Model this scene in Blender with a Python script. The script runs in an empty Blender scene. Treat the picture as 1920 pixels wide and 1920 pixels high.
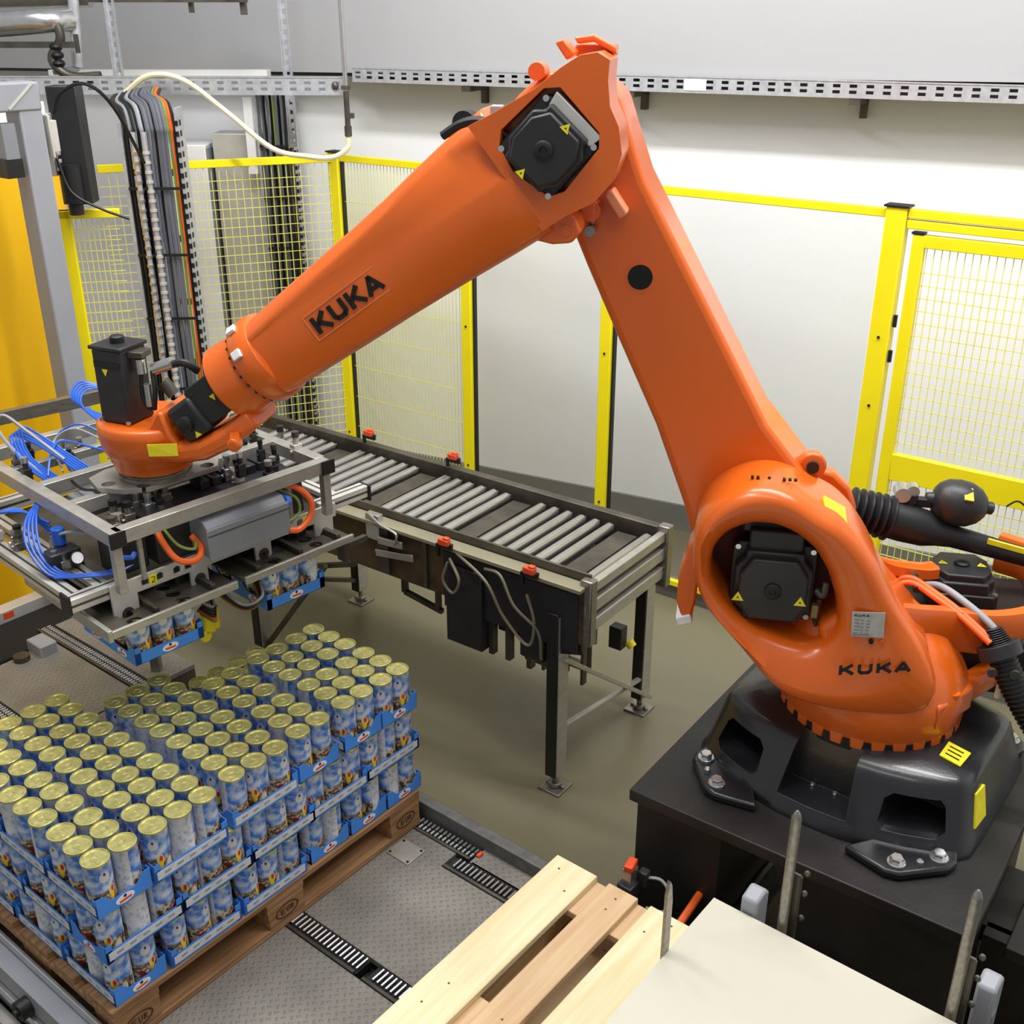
import bpy, bmesh, math, random
from mathutils import Vector, Matrix
random.seed(7)
PI = math.pi
S = bpy.context.scene
COL = S.collection
R = math.radians

# ------------------------------------------------------------------ camera
cam_d = bpy.data.cameras.new('camera'); cam = bpy.data.objects.new('camera', cam_d); COL.objects.link(cam)
cam_d.sensor_width = 36.0; cam_d.lens = 36.0 * 2071 / 1920; cam_d.clip_start = 0.05; cam_d.clip_end = 60
cam.location = (0, 0, 2.8); cam.rotation_euler = (R(90 - 24.5), 0, 0)
S.camera = cam
# ------------------------------------------------------------------ world, lamps, exposure
S.view_settings.view_transform = 'Standard'; S.view_settings.look = 'None'
S.view_settings.gamma = 1.0; S.view_settings.use_curve_mapping = False
S.view_settings.exposure = 0.0
W = bpy.data.worlds.new('world'); S.world = W; W.use_nodes = True
W.node_tree.nodes['Background'].inputs[0].default_value = (0.93, 0.96, 1.0, 1)
W.node_tree.nodes['Background'].inputs[1].default_value = 0.40

def area(name, loc, sx, sy, power, rot=(0, 0, 0), col=(1, 0.99, 0.975)):
    l = bpy.data.lights.new(name, 'AREA'); l.shape = 'RECTANGLE'; l.size = sx; l.size_y = sy; l.energy = power; l.color = col
    o = bpy.data.objects.new(name, l); COL.objects.link(o); o.location = loc; o.rotation_euler = rot
    return o
area('ceiling_lamp', (-1.6, 3.2, 5.2), 0.4, 3.4, 105, (R(6), R(-6), R(40)))
area('ceiling_lamp', (0.9, 3.55, 4.9), 5.0, 0.25, 215, (R(24), 0, R(-27)))
area('ceiling_lamp', (-0.2, 1.0, 5.0), 0.4, 3.2, 34, (R(30), 0, R(60)))
area('ceiling_lamp', (1.6, 2.4, 5.2), 0.4, 3.0, 48, (0, 0, R(50)))

# ------------------------------------------------------------------ helpers
def lin(c):
    c = c / 255.0
    return c / 12.92 if c <= 0.04045 else ((c + 0.055) / 1.055) ** 2.4
def rgb(r, g, b): return (lin(r), lin(g), lin(b), 1)

MATS = {}
def mat(name, c, rough=0.5, metal=0.0, var=0.08, scale=6.0, bump=0.0, bscale=60.0, coat=0.0, c2=None, stretch=None):
    if name in MATS: return MATS[name]
    m = bpy.data.materials.new(name); m.use_nodes = True; nt = m.node_tree; N = nt.nodes; L = nt.links
    b = N['Principled BSDF']; b.inputs['Roughness'].default_value = rough; b.inputs['Metallic'].default_value = metal
    if coat: b.inputs['Coat Weight'].default_value = coat; b.inputs['Coat Roughness'].default_value = 0.12
    tc = N.new('ShaderNodeTexCoord'); src = tc.outputs['Object']
    if stretch:
        mp = N.new('ShaderNodeMapping'); mp.inputs['Scale'].default_value = stretch; L.new(src, mp.inputs[0]); src = mp.outputs[0]
    nz = N.new('ShaderNodeTexNoise'); nz.inputs['Scale'].default_value = scale; nz.inputs['Detail'].default_value = 5
    L.new(src, nz.inputs['Vector'])
    cr = N.new('ShaderNodeValToRGB'); cr.color_ramp.elements[0].position = 0.3; cr.color_ramp.elements[1].position = 0.7
    base = rgb(*c)
    if c2: a, d = rgb(*c2), base
    else: a = tuple(x * (1 - var) for x in base[:3]) + (1,); d = tuple(min(1, x * (1 + var)) for x in base[:3]) + (1,)
    cr.color_ramp.elements[0].color = a; cr.color_ramp.elements[1].color = d
    L.new(nz.outputs['Fac'], cr.inputs[0]); L.new(cr.outputs[0], b.inputs['Base Color'])
    if bump:
        n2 = N.new('ShaderNodeTexNoise'); n2.inputs['Scale'].default_value = bscale; n2.inputs['Detail'].default_value = 3
        L.new(src, n2.inputs['Vector'])
        bp = N.new('ShaderNodeBump'); bp.inputs['Strength'].default_value = bump; bp.inputs['Distance'].default_value = 0.004
        L.new(n2.outputs['Fac'], bp.inputs['Height']); L.new(bp.outputs[0], b.inputs['Normal'])
    MATS[name] = m
    return m

ORANGE = mat('robot_orange', (220, 99, 22), 0.30, var=0.05, scale=3, bump=0.03, bscale=120, coat=0.25)
ORANGE2 = mat('hose_orange', (235, 100, 35), 0.45, var=0.08)
BLACKM = mat('motor_black', (38, 38, 40), 0.42, var=0.15, bump=0.08, bscale=200)
BLACKR = mat('black_rubber', (20, 20, 22), 0.5, var=0.2)
CAST = mat('cast_black', (30, 30, 33), 0.3, var=0.2, bump=0.12, bscale=140, coat=0.3)
BPLATE = mat('pedestal_black', (26, 24, 23), 0.45, var=0.45, scale=9, bump=0.12, bscale=60)
YEL = mat('fence_yellow', (243, 226, 20), 0.4, var=0.04)
YELS = mat('sticker_yellow', (240, 224, 40), 0.5, var=0.08, scale=40)
YELD = mat('door_yellow', (243, 188, 0), 0.5, var=0.06, scale=1.2)
WHITE = mat('white_plastic', (235, 235, 235), 0.45, var=0.04)
STEEL = mat('brushed_steel', (150, 146, 138), 0.34, 0.85, var=0.2, scale=14, stretch=(1, 6, 6))
STEELB = mat('bright_steel', (205, 205, 205), 0.22, 0.9, var=0.1, scale=20)
STEELD = mat('dark_steel', (92, 88, 80), 0.45, 0.7, var=0.35, scale=9)
ALU = mat('aluminium', (178, 176, 168), 0.38, 0.55, var=0.12, scale=18, stretch=(1, 1, 4))
ALUW = mat('pale_aluminium', (205, 203, 196), 0.4, 0.35, var=0.08, scale=12)
GALV = mat('galvanised', (196, 198, 202), 0.36, 0.5, var=0.14, scale=30)
GREYP = mat('grey_paint', (150, 152, 158), 0.45, var=0.06, scale=4)
GREYB = mat('enclosure_grey', (128, 132, 138), 0.4, var=0.04)
BLUE = mat('air_hose_blue', (45, 100, 205), 0.35, var=0.15)
CARD = mat('carton_blue', (66, 138, 228), 0.6, var=0.08, scale=12)
CARDI = mat('carton_inner', (196, 188, 170), 0.8)
STRIP = mat('label_strip_white', (208, 210, 212), 0.6, var=0.1, scale=70)
GOLD = mat('can_lid_gold', (206, 200, 132), 0.30, 0.75, var=0.25, scale=45)
GOLDR = mat('can_rim', (224, 216, 150), 0.2, 0.9)
WALL = mat('wall_white', (238, 239, 241), 0.75, var=0.02, scale=1.0)
WALLU = mat('wall_upper_grey', (168, 168, 170), 0.7, var=0.02, scale=1.0)
BASEB = mat('wall_base_grey', (120, 119, 114), 0.6)
WIREY = mat('mesh_yellow', (232, 226, 96), 0.5)
RED = mat('sensor_red', (222, 78, 36), 0.4)
PLYW = mat('cream_sheet', (200, 195, 178), 0.7, var=0.03, scale=2)
RUST = mat('rusty_panel', (98, 78, 52), 0.6, 0.3, var=0.4, scale=10, c2=(60, 46, 32))
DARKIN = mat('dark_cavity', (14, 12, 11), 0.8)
SILVERL = mat('nameplate_silver', (186, 186, 180), 0.35, 0.4, var=0.12, scale=60)
BLACKL = mat('lettering_black', (20, 16, 14), 0.5)
MESHG = mat('box_light', (222, 222, 218), 0.6)
TAN = mat('cap_cream', (235, 225, 190), 0.5)

def wood(name, c, c2, sc=3.0):
    m = mat(name, c, 0.7, var=0.1, scale=sc, c2=c2, stretch=(0.9, 14, 14), bump=0.25, bscale=10)
    return m
WOODN = wood('new_pine', (238, 224, 186), (222, 203, 156))
WOODP = wood('pink_pine', (216, 186, 146), (196, 160, 118))
WOODO = wood('old_pallet_wood', (176, 134, 92), (120, 84, 52), 4)

def tread():
    m = mat('tread_plate', (132, 128, 120), 0.5, 0.15, var=0.16, scale=5)
    nt = m.node_tree; N = nt.nodes; L = nt.links
    tc = N.new('ShaderNodeTexCoord')
    hs = []
    for a, off in ((45, 0), (-45, 0.5)):
        mp = N.new('ShaderNodeMapping'); mp.inputs['Rotation'].default_value = (0, 0, R(a)); mp.inputs['Location'].default_value = (off * .03, off * .03, 0)
        L.new(tc.outputs['Object'], mp.inputs[0])
        br = N.new('ShaderNodeTexBrick'); br.inputs['Scale'].default_value = 1.0
        br.inputs['Brick Width'].default_value = 0.042; br.inputs['Row Height'].default_value = 0.021; br.inputs['Mortar Size'].default_value = 0.0065
        br.inputs['Mortar Smooth'].default_value = 0.5
        br.inputs['Color1'].default_value = br.inputs['Color2'].default_value = (1, 1, 1, 1); br.inputs['Mortar'].default_value = (0, 0, 0, 1)
        L.new(mp.outputs[0], br.inputs['Vector']); hs.append(br.outputs['Color'])
    mx = N.new('ShaderNodeMix'); mx.data_type = 'RGBA'; mx.blend_type = 'MULTIPLY'; mx.inputs[0].default_value = 1
    L.new(hs[0], mx.inputs[6]); L.new(hs[1], mx.inputs[7])
    bp = N.new('ShaderNodeBump'); bp.inputs['Strength'].default_value = 0.9; bp.inputs['Distance'].default_value = 0.0025
    L.new(mx.outputs[2], bp.inputs['Height']); L.new(bp.outputs[0], N['Principled BSDF'].inputs['Normal'])
    return m
TREAD = tread()

def floor_mat():
    m = mat('floor_epoxy', (112, 106, 84), 0.34, var=0.09, scale=0.9, bump=0.05, bscale=18)
    return m
FLOOR = floor_mat()

def glass():
    m = bpy.data.materials.new('clear_panel'); m.use_nodes = True; nt = m.node_tree; N = nt.nodes; L = nt.links
    for n in list(N):
        if n.type == 'BSDF_PRINCIPLED': N.remove(n)
    t = N.new('ShaderNodeBsdfTransparent'); t.inputs[0].default_value = (0.94, 0.945, 0.94, 1)
    g = N.new('ShaderNodeBsdfGlossy'); g.inputs['Roughness'].default_value = 0.12
    nz = N.new('ShaderNodeTexNoise'); nz.inputs['Scale'].default_value = 3
    lw = N.new('ShaderNodeLayerWeight'); lw.inputs[0].default_value = 0.25
    mu = N.new('ShaderNodeMath'); mu.operation = 'MULTIPLY'; mu.inputs[1].default_value = 0.35
    L.new(lw.outputs['Facing'], mu.inputs[0])
    mx = N.new('ShaderNodeMixShader'); L.new(mu.outputs[0], mx.inputs[0]); L.new(t.outputs[0], mx.inputs[1]); L.new(g.outputs[0], mx.inputs[2])
    L.new(mx.outputs[0], N['Material Output'].inputs[0])
    return m
GLASS = glass()

def can_label():
    m = bpy.data.materials.new('can_label'); m.use_nodes = True; nt = m.node_tree; N = nt.nodes; L = nt.links
    b = N['Principled BSDF']; b.inputs['Roughness'].default_value = 0.42
    tc = N.new('ShaderNodeTexCoord'); sp = N.new('ShaderNodeSeparateXYZ'); L.new(tc.outputs['Object'], sp.inputs[0])
    def M(op, a, c=None, cl=False):
        n = N.new('ShaderNodeMath'); n.operation = op; n.use_clamp = cl
        for i, v in enumerate((a, c)):
            if v is None: continue
            if isinstance(v, (int, float)): n.inputs[i].default_value = v
            else: L.new(v, n.inputs[i])
        return n.outputs[0]
    X, Y, Z = sp.outputs
    ang = M('ARCTAN2', Y, X); zn = M('DIVIDE', Z, 0.153)
    nz = N.new('ShaderNodeTexNoise'); nz.inputs['Scale'].default_value = 34; L.new(tc.outputs['Object'], nz.inputs['Vector'])
    nz2 = N.new('ShaderNodeTexNoise'); nz2.inputs['Scale'].default_value = 75; nz2.inputs['Detail'].default_value = 2; L.new(tc.outputs['Object'], nz2.inputs['Vector'])
    sky = N.new('ShaderNodeValToRGB'); e = sky.color_ramp.elements
    e[0].position = 0.42; e[0].color = rgb(62, 130, 218); e[1].position = 0.64; e[1].color = rgb(214, 226, 242)
    L.new(nz.outputs['Fac'], sky.inputs[0])
    food = N.new('ShaderNodeValToRGB'); e = food.color_ramp.elements
    e[0].position = 0.36; e[0].color = rgb(60, 46, 36); e[1].position = 0.6; e[1].color = rgb(196, 186, 160)
    n3 = food.color_ramp.elements.new(0.48); n3.color = rgb(128, 98, 66)
    L.new(nz2.outputs['Fac'], food.inputs[0])
    def mix(f, a, c):
        n = N.new('ShaderNodeMix'); n.data_type = 'RGBA'; L.new(f, n.inputs[0])
        for i, v in ((6, a), (7, c)):
            if isinstance(v, tuple): n.inputs[i].default_value = v
            else: L.new(v, n.inputs[i])
        return n.outputs[2]
    edge = M('ADD', zn, M('MULTIPLY', M('SUBTRACT', nz.outputs['Fac'], 0.5), 0.25))
    c = mix(M('MULTIPLY', M('SUBTRACT', edge, 0.40), 14, True), food.outputs[0], sky.outputs[0])
    def spot(a0, z0, ra, rz, src, col, rep=None):
        a = ang if rep is None else ang
        dx = M('DIVIDE', M('SUBTRACT', a, a0), ra); dz = M('DIVIDE', M('SUBTRACT', zn, z0), rz)
        d = M('ADD', M('MULTIPLY', dx, dx), M('MULTIPLY', dz, dz))
        return mix(M('MULTIPLY', M('SUBTRACT', 1.0, d), 4, True), src, col)
    for a0 in (0.0,):
        c = spot(a0 + 0.05, 0.72, 0.42, 0.11, c, rgb(226, 228, 232))
        c = spot(a0 + 0.05, 0.78, 0.10, 0.035, c, rgb(30, 40, 70))
        c = spot(a0 + 0.45, 0.40, 0.30, 0.13, c, rgb(228, 216, 176))
        c = spot(a0 + 0.45, 0.34, 0.20, 0.15, c, rgb(236, 200, 30))
        c = spot(a0 + 0.52, 0.42, 0.14, 0.07, c, rgb(214, 50, 22))
        c = spot(a0 - 0.5, 0.22, 0.26, 0.07, c, rgb(150, 40, 26))
        c = spot(a0 + 1.2, 0.26, 0.25, 0.12, c, rgb(210, 200, 172))
    # plain text panel at the back of the label
    back = M('MULTIPLY', M('SUBTRACT', M('ABSOLUTE', ang), 2.05), 30, True)
    br = N.new('ShaderNodeValToRGB'); e = br.color_ramp.elements; e[0].position = .3; e[0].color = rgb(176, 184, 200); e[1].position = .55; e[1].color = rgb(226, 228, 232)
    L.new(nz2.outputs['Fac'], br.inputs[0])
    c = mix(back, c, br.outputs[0])
    L.new(c, b.inputs['Base Color'])
    return m
CANL = can_label()

class G:
    """collects geometry for one mesh object"""
    def __init__(s): s.v = []; s.f = []; s.m = []
    def add(s, vs, fs, m=0):
        o = len(s.v); s.v += [tuple(x) for x in vs]; s.f += [tuple(i + o for i in f) for f in fs]; s.m += [m] * len(fs); return s
    def box(s, c, d, rz=0.0, m=0, M=None):
        hx, hy, hz = d[0] / 2, d[1] / 2, d[2] / 2
        vs = [Vector((x, y, z)) for x in (-hx, hx) for y in (-hy, hy) for z in (-hz, hz)]
        if M is None: M = Matrix.Rotation(rz, 3, 'Z')
        vs = [M @ q + Vector(c) for q in vs]
        return s.add(vs, [(0, 1, 3, 2), (4, 6, 7, 5), (0, 4, 5, 1), (2, 3, 7, 6), (0, 2, 6, 4), (1, 5, 7, 3)], m)
    def bb(s, x0, x1, y0, y1, z0, z1, m=0): return s.box(((x0 + x1) / 2, (y0 + y1) / 2, (z0 + z1) / 2), (abs(x1 - x0), abs(y1 - y0), abs(z1 - z0)), m=m)
    def bar(s, p, q, w, h, m=0, up=(0, 0, 1)):
        p = Vector(p); q = Vector(q); d = q - p; l = d.length
        if l < 1e-6: return s
        x = d / l; u = Vector(up)
        if abs(x.dot(u)) > .99: u = Vector((1, 0, 0))
        y = u.cross(x).normalized(); z = x.cross(y)
        M = Matrix((x, y, z)).transposed()
        return s.box((p + q) / 2, (l, w, h), M=M, m=m)
    def ring(s, c, a, b, ra, rb, n): return [Vector(c) + a * (ra * math.cos(2 * PI * i / n)) + b * (rb * math.sin(2 * PI * i / n)) for i in range(n)]
    def loft(s, rings, cap0=True, cap1=True, m=0, closed=False):
        n = len(rings[0]); vs = [p for r in rings for p in r]; fs = []
        k = len(rings)
        for j in range(k if closed else k - 1):
            a = j * n; b = ((j + 1) % k) * n
            for i in range(n):
                i2 = (i + 1) % n; fs.append((a + i, a + i2, b + i2, b + i))
        if not closed:
            if cap0: fs.append(tuple(range(n))[::-1])
            if cap1: fs.append(tuple(range((k - 1) * n, k * n)))
        return s.add(vs, fs, m)
    def cyl(s, p, q, r, n=16, r2=None, m=0, cap=True):
        p = Vector(p); q = Vector(q); d = (q - p).normalized()
        a = d.orthogonal().normalized(); b = d.cross(a)
        r2 = r if r2 is None else r2
        return s.loft([s.ring(p, a, b, r, r, n), s.ring(q, a, b, r2, r2, n)], cap, cap, m)
    def lathe(s, p, d, prof, n=24, m=0, cap=True):
        """prof: (distance along d, radius)"""
        p = Vector(p); d = Vector(d).normalized(); a = d.orthogonal().normalized(); b = d.cross(a)
        return s.loft([s.ring(p + d * t, a, b, r, r, n) for t, r in prof], cap, cap, m)
    def tube(s, pts, r, n=8, m=0, res=6, straight=False):
        P = [Vector(p) for p in pts]
        if not straight and len(P) > 2:
            Q = []; E = [P[0] * 2 - P[1]] + P + [P[-1] * 2 - P[-2]]
            for i in range(1, len(E) - 2):
                for k in range(res):
                    t = k / res; p0, p1, p2, p3 = E[i - 1:i + 3]
                    Q.append(0.5 * (2 * p1 + (p2 - p0) * t + (2 * p0 - 5 * p1 + 4 * p2 - p3) * t * t + (3 * p1 - p0 - 3 * p2 + p3) * t ** 3))
            Q.append(P[-1]); P = Q
        rings = []; a = None
        for i, p in enumerate(P):
            d = (P[min(i + 1, len(P) - 1)] - P[max(i - 1, 0)])
            d = d.normalized() if d.length > 1e-9 else Vector((0, 0, 1))
            if a is None: a = d.orthogonal().normalized()
            a = (a - d * a.dot(d)); a = a.normalized() if a.length > 1e-6 else d.orthogonal().normalized()
            b = d.cross(a); rings.append(s.ring(p, a, b, r, r, n))
        return s.loft(rings, True, True, m)
    def prism(s, poly, f, t0, t1, m=0):
        """poly: 2D points, f(a,b,t)->3D"""
        A = [Vector(f(a, b, t0)) for a, b in poly]; B = [Vector(f(a, b, t1)) for a, b in poly]
        return s.loft([A, B], m=m)
    def sphere(s, c, rx, ry, rz, n=16, k=10, m=0):
        c = Vector(c); rings = []
        for j in range(1, k):
            t = PI * j / k
            rings.append([c + Vector((rx * math.sin(t) * math.cos(2 * PI * i / n), ry * math.sin(t) * math.sin(2 * PI * i / n), rz * math.cos(t))) for i in range(n)])
        return s.loft(rings, m=m)

def to_mesh(name, g, mats, smooth=40):
    me = bpy.data.meshes.new(name); me.from_pydata([tuple(v) for v in g.v], [], g.f)
    if not isinstance(mats, (list, tuple)): mats = [mats]
    for x in mats: me.materials.append(x)
    if len(mats) > 1: me.polygons.foreach_set('material_index', g.m)
    bm = bmesh.new(); bm.from_mesh(me); bmesh.ops.recalc_face_normals(bm, faces=bm.faces); bm.to_mesh(me); bm.free()
    if smooth:
        me.polygons.foreach_set('use_smooth', [True] * len(me.polygons)); me.set_sharp_from_angle(angle=R(smooth))
    me.update(); return me

def part(name, g, mats, parent=None, bev=0.0, seg=2, smooth=40, cuts=None, label=None, kind=None):
    me = to_mesh(name, g, mats, smooth)
    o = bpy.data.objects.new(name, me); COL.objects.link(o)
    if cuts:
        for cg in cuts:
            cm = to_mesh('cutter', cg, mats, 0); c = bpy.data.objects.new('cutter', cm); COL.objects.link(c)
            md = o.modifiers.new('cut', 'BOOLEAN'); md.operation = 'DIFFERENCE'; md.object = c; md.solver = 'EXACT'
            dg = bpy.context.evaluated_depsgraph_get(); ev = o.evaluated_get(dg); nm = bpy.data.meshes.new_from_object(ev)
            o.modifiers.clear(); old = o.data; o.data = nm; bpy.data.meshes.remove(old)
            bpy.data.objects.remove(c); bpy.data.meshes.remove(cm)
        o.data.name = name
        o.data.polygons.foreach_set('use_smooth', [True] * len(o.data.polygons)); o.data.set_sharp_from_angle(angle=R(smooth))
    if bev:
        md = o.modifiers.new('bevel', 'BEVEL'); md.width = bev; md.segments = seg; md.limit_method = 'ANGLE'; md.angle_limit = R(35); md.harden_normals = False
    if parent is not None: o.parent = parent
    if label: o['label'] = label
    if kind: o['kind'] = kind
    return o
def tag(o, label, cat, group=None, kind=None):
    if label: o['label'] = label
    if cat: o['category'] = cat
    if group: o['group'] = group
    if kind: o['kind'] = kind
    return o
def thing(name, label, cat, loc=(0, 0, 0), rz=0.0, group=None):
    o = bpy.data.objects.new(name, None); COL.objects.link(o); o.empty_display_size = 0.05
    o.location = loc; o.rotation_euler = (0, 0, rz); return tag(o, label, cat, group)
def struct(name, g, m, **k):
    o = part(name, g, m, **k); o['kind'] = 'structure'; return o
def place(o, loc, rz=0.0): o.location = loc; o.rotation_euler = (0, 0, rz); return o
def copy_tree(o, parent=None):
    c = o.copy(); COL.objects.link(c); c.parent = parent
    for ch in list(o.children): copy_tree(ch, c)
    return c

# frames ---------------------------------------------------------------
PAL = (-1.0607, 2.1432); PYAW = R(51.245)
def pw(u, v, z=0): return (PAL[0] + u * math.cos(PYAW) - v * math.sin(PYAW), PAL[1] + u * math.sin(PYAW) + v * math.cos(PYAW), z)
CONV = (0.158, 3.508); CYAW = R(144)

# ================================================================== SETTING
g = G(); g.bb(-7, 7, -3, 10, -0.1, 0); struct('floor', g, FLOOR)
WYAW = R(153); WO = (0.84, 5.98)
# back wall: lower bright part
ZJ = lambda a: 2.478 - .0112 * a
g = G(); g.prism([(-6, 0), (8, 0), (8, ZJ(8)), (-6, ZJ(-6))], lambda a, b, c: (a, c, b), -0.2, 0.0)       # local x along, y<0 behind
wl = struct('wall_back', g, WALL); place(wl, (WO[0], WO[1], 0), WYAW)
g = G(); g.prism([(-6, ZJ(-6) + .016), (8, ZJ(8) + .016), (8, 5.4), (-6, 5.4)], lambda a, b, c: (a, c, b), -0.2, 0.20)
wu = struct('wall_back_upper', g, WALLU); place(wu, (WO[0], WO[1], 0), WYAW)
g = G(); g.prism([(-6, ZJ(-6) - .002), (8, ZJ(8) - .002), (8, ZJ(8) + .018), (-6, ZJ(-6) + .018)], lambda a, b, c: (a, c, b), -0.1, 0.185); o = struct('joint_shade', g, BLACKR); place(o, (WO[0], WO[1], 0), WYAW)  # black strip stands for the shade in the joint gap
g = G(); g.bb(-6, 8, 0.001, 0.02, 0.0, 0.16); o = struct('baseboard_back', g, BASEB); place(o, (WO[0], WO[1], 0), WYAW)
# side wall right (outside the frame, closes the hall), and left
g = G(); g.bb(4.9, 5.0, -3, 4.2, 0, 5.4); struct('wall_right', g, WALL)
g = G(); g.bb(-6.0, -5.9, -3, 9.6, 0, 5.4); struct('wall_left', g, WALL)

# ---- perforated cable trays along the back wall
def perforated(g, L, h, m=0, y=0.0, pitch=0.075, hw=0.034, hh=0.014, t=0.003):
    """a strip in local xz with two rows of slots, built as frames"""
    n = int(L / pitch); zs = [0, h * .26, h * .26 + hh, h * .62, h * .62 + hh, h]
    for i in range(n):
        x0 = i * pitch; x1 = x0 + (pitch - hw) / 2; x2 = x1 + hw; x3 = x0 + pitch
        for a, b, c, d in ((x0, x1, 0, h), (x2, x3, 0, h), (x1, x2, zs[0], zs[1]), (x1, x2, zs[2], zs[3]), (x1, x2, zs[4], zs[5])):
            g.bb(a, b, y, y + t, c, d, m)
def tray(name, label, origin, yaw, L, z, h=0.075, depth=0.12):
    t = thing(name, label, 'cable tray', (origin[0], origin[1], z), yaw, 'cable trays below the upper wall')
    g = G(); perforated(g, L, h); part('side_rail', g, GALV, t, smooth=0)
    g = G(); g.bb(0, L, -depth, 0, 0.0, 0.003); g.bb(0, L, -depth, -depth + 0.003, 0, h); part('tray_floor', g, mat('tray_inner_shade', (128, 130, 134), .5, .2), t, smooth=0)  # galvanised colour darkened so the slots look shaded inside
    g = G(); g.bb(0, L, -0.006, 0.006, h - 0.002, h + 0.004); part('rim', g, GALV, t)
    return t
c, s = math.cos(WYAW), math.sin(WYAW)
def wp(a, off): return (WO[0] + a * c - off * s, WO[1] + a * s + off * c)
# right run: from far right to the corner rod
p = wp(-3.2, 0.225)
tr = tray('cable_tray', 'long perforated galvanised cable tray running behind the robot along the white wall', p, WYAW, 5.03, 2.428, 0.072)
for x, nm in ((2.25, 0), (4.28, 1), (3.35, 2)):
    g = G(); g.bb(x, x + .05, -0.22, 0.0, -0.03, -0.002); g.bb(x, x + .03, -0.22, -0.18, -0.10, -.002); part('bracket', g, STEELD, tr)
for x in (2.98,):
    g = G(); g.bb(x, x + 0.11, 0.003, 0.006, 0.012, 0.062); part('joint_plate', g, WHITE, tr)
# left run, slightly lower and nearer
t2 = tray('cable_tray', 'short perforated cable tray left of the hanging steel rod, above the yellow mesh fence', (-0.86, 6.05), R(180 - 2), 3.6, 2.395, 0.085)
# white strip behind the tray
g = G(); g.bb(-0.62, 0.62, -0.05, 0.05, 0, 0.045); o = part('ledge_strip', g, WHITE); place(o, (-2.0, 6.75, 2.44), R(-1)); tag(o, 'white strip profile lying behind the left cable tray under the upper wall', 'profile')

# vertical perforated struts hanging at the left
def strut(x, y, z0, z1, label, yaw):
    t = thing('perforated_strut', label, 'strut', (x, y, z0), yaw, 'vertical perforated hangers')
    g = G(); H = z1 - z0; w = 0.042; n = int(H / 0.05)
    for i in range(n):
        a = i * 0.05
        g.bb(-w / 2, w / 2, 0, 0.003, a, a + 0.025); g.bb(-w / 2, -0.008, 0, 0.003, a + 0.025, a + 0.05); g.bb(0.008, w / 2, 0, 0.003, a + 0.025, a + 0.05)
    part('web', g, GALV, t, smooth=0)
    g = G(); g.bb(-w / 2 - .003, -w / 2, 0, 0.03, 0, H); g.bb(w / 2, w / 2 + .003, 0, 0.03, 0, H); part('flange', g, GALV, t, smooth=0)
    return t
strut(-2.10, 6.35, 2.44, 3.6, 'perforated steel strut hanging at the far left above the cable bundle', R(180))
strut(-1.205, 6.4, 2.10, 3.6, 'perforated steel strut dropping in front of the left cable tray', R(180))

# ducts top left
t = thing('insulated_pipe', 'foil wrapped insulated pipe with elbow in the top left corner', 'pipe', (-2.75, 6.2, 2.72))
g = G(); g.tube([(-1.2, 0, 0), (-0.1, 0, 0), (0.32, 0, 0.02), (0.45, 0.1, 0.03)], 0.062, 14); g.tube([(-1.2, 0.3, 0.14), (0.5, 0.3, 0.16)], 0.075, 14); part('pipe', g, STEELB, t)
g = G(); g.tube([(0.4, 0, 0.05), (0.42, 0, -0.06), (0.36, 0, -0.16), (0.44, 0, -0.24), (0.6, 0, -0.24)], 0.024, 10); part('branch', g, STEELD, t)
g = G()
for z in (-0.1, -0.14, -0.18): g.sphere((0.39, 0, z), 0.035, 0.035, 0.022, 10, 6)
part('valve', g, BLACKR, t)
g = G(); g.bar((0.08, 0, -0.09), (0.5, 0, -0.09), 0.03, 0.03); g.bar((0.5, 0, -0.13), (0.5, 0, -0.04), 0.02, 0.02); part('support_rail', g, STEELD, t)
t = thing('grey_downpipe', 'pale downpipe with bent foot beside the insulated pipe, top left', 'pipe', (-2.3, 6.3, 2.5))
g = G(); g.tube([(0.0, 0, 0.9), (0.03, 0, 0.4), (0.0, 0, 0.02)], 0.028, 10); g.tube([(0.0, 0, 0.02), (-0.04, 0, 0.0), (-0.13, 0, 0.0)], 0.02, 10); part('pipe', g, GALV, t)
t = thing('ceiling_duct_channel', 'dark open cable channel crossing the very top edge at left', 'channel', (-2.0, 6.4, 2.83))
g = G(); g.bb(-0.4, 0.6, -0.05, 0.05, 0, 0.03); g.bb(0.57, 0.6, -0.02, 0.02, -0.06, 0); g.bb(0.3, 0.32, -0.02, 0.02, -0.05, 0); part('channel', g, STEELD, t)

# hanging rod with hose
t = thing('hose_drop', 'steel rod with fittings and a pale hose drooping above the yellow fence', 'hose', (-0.845, 6.0, 2.2))
g = G(); g.cyl((0, 0, 0.2), (-0.005, 0, 1.6), 0.012, 10); part('rod', g, STEELB, t)
g = G(); g.cyl((0, 0, 0.05), (0, 0, 0.22), 0.014, 10); g.box((0, 0, 0.235), (0.045, 0.03, 0.02)); g.box((0.02, 0, 0.1), (0.03, 0.03, 0.025)); g.cyl((0, 0, 0), (0, 0, 0.05), 0.019, 8); g.sphere((-0.06, 0.05, 0.24), .02, .02, .022, 8, 6); part('fitting', g, STEELD, t)
g = G(); g.tube([(0, 0, 0.0), (-0.01, 0, -0.06), (-0.09, 0, -0.105), (-0.22, 0, -0.1), (-0.40, 0, -0.06), (-0.62, 0, 0.12), (-0.82, 0, 0.27), (-1.0, 0.02, 0.29), (-1.15, .05, 0.2)], 0.014, 8); part('hose', g, TAN, t)

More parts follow.
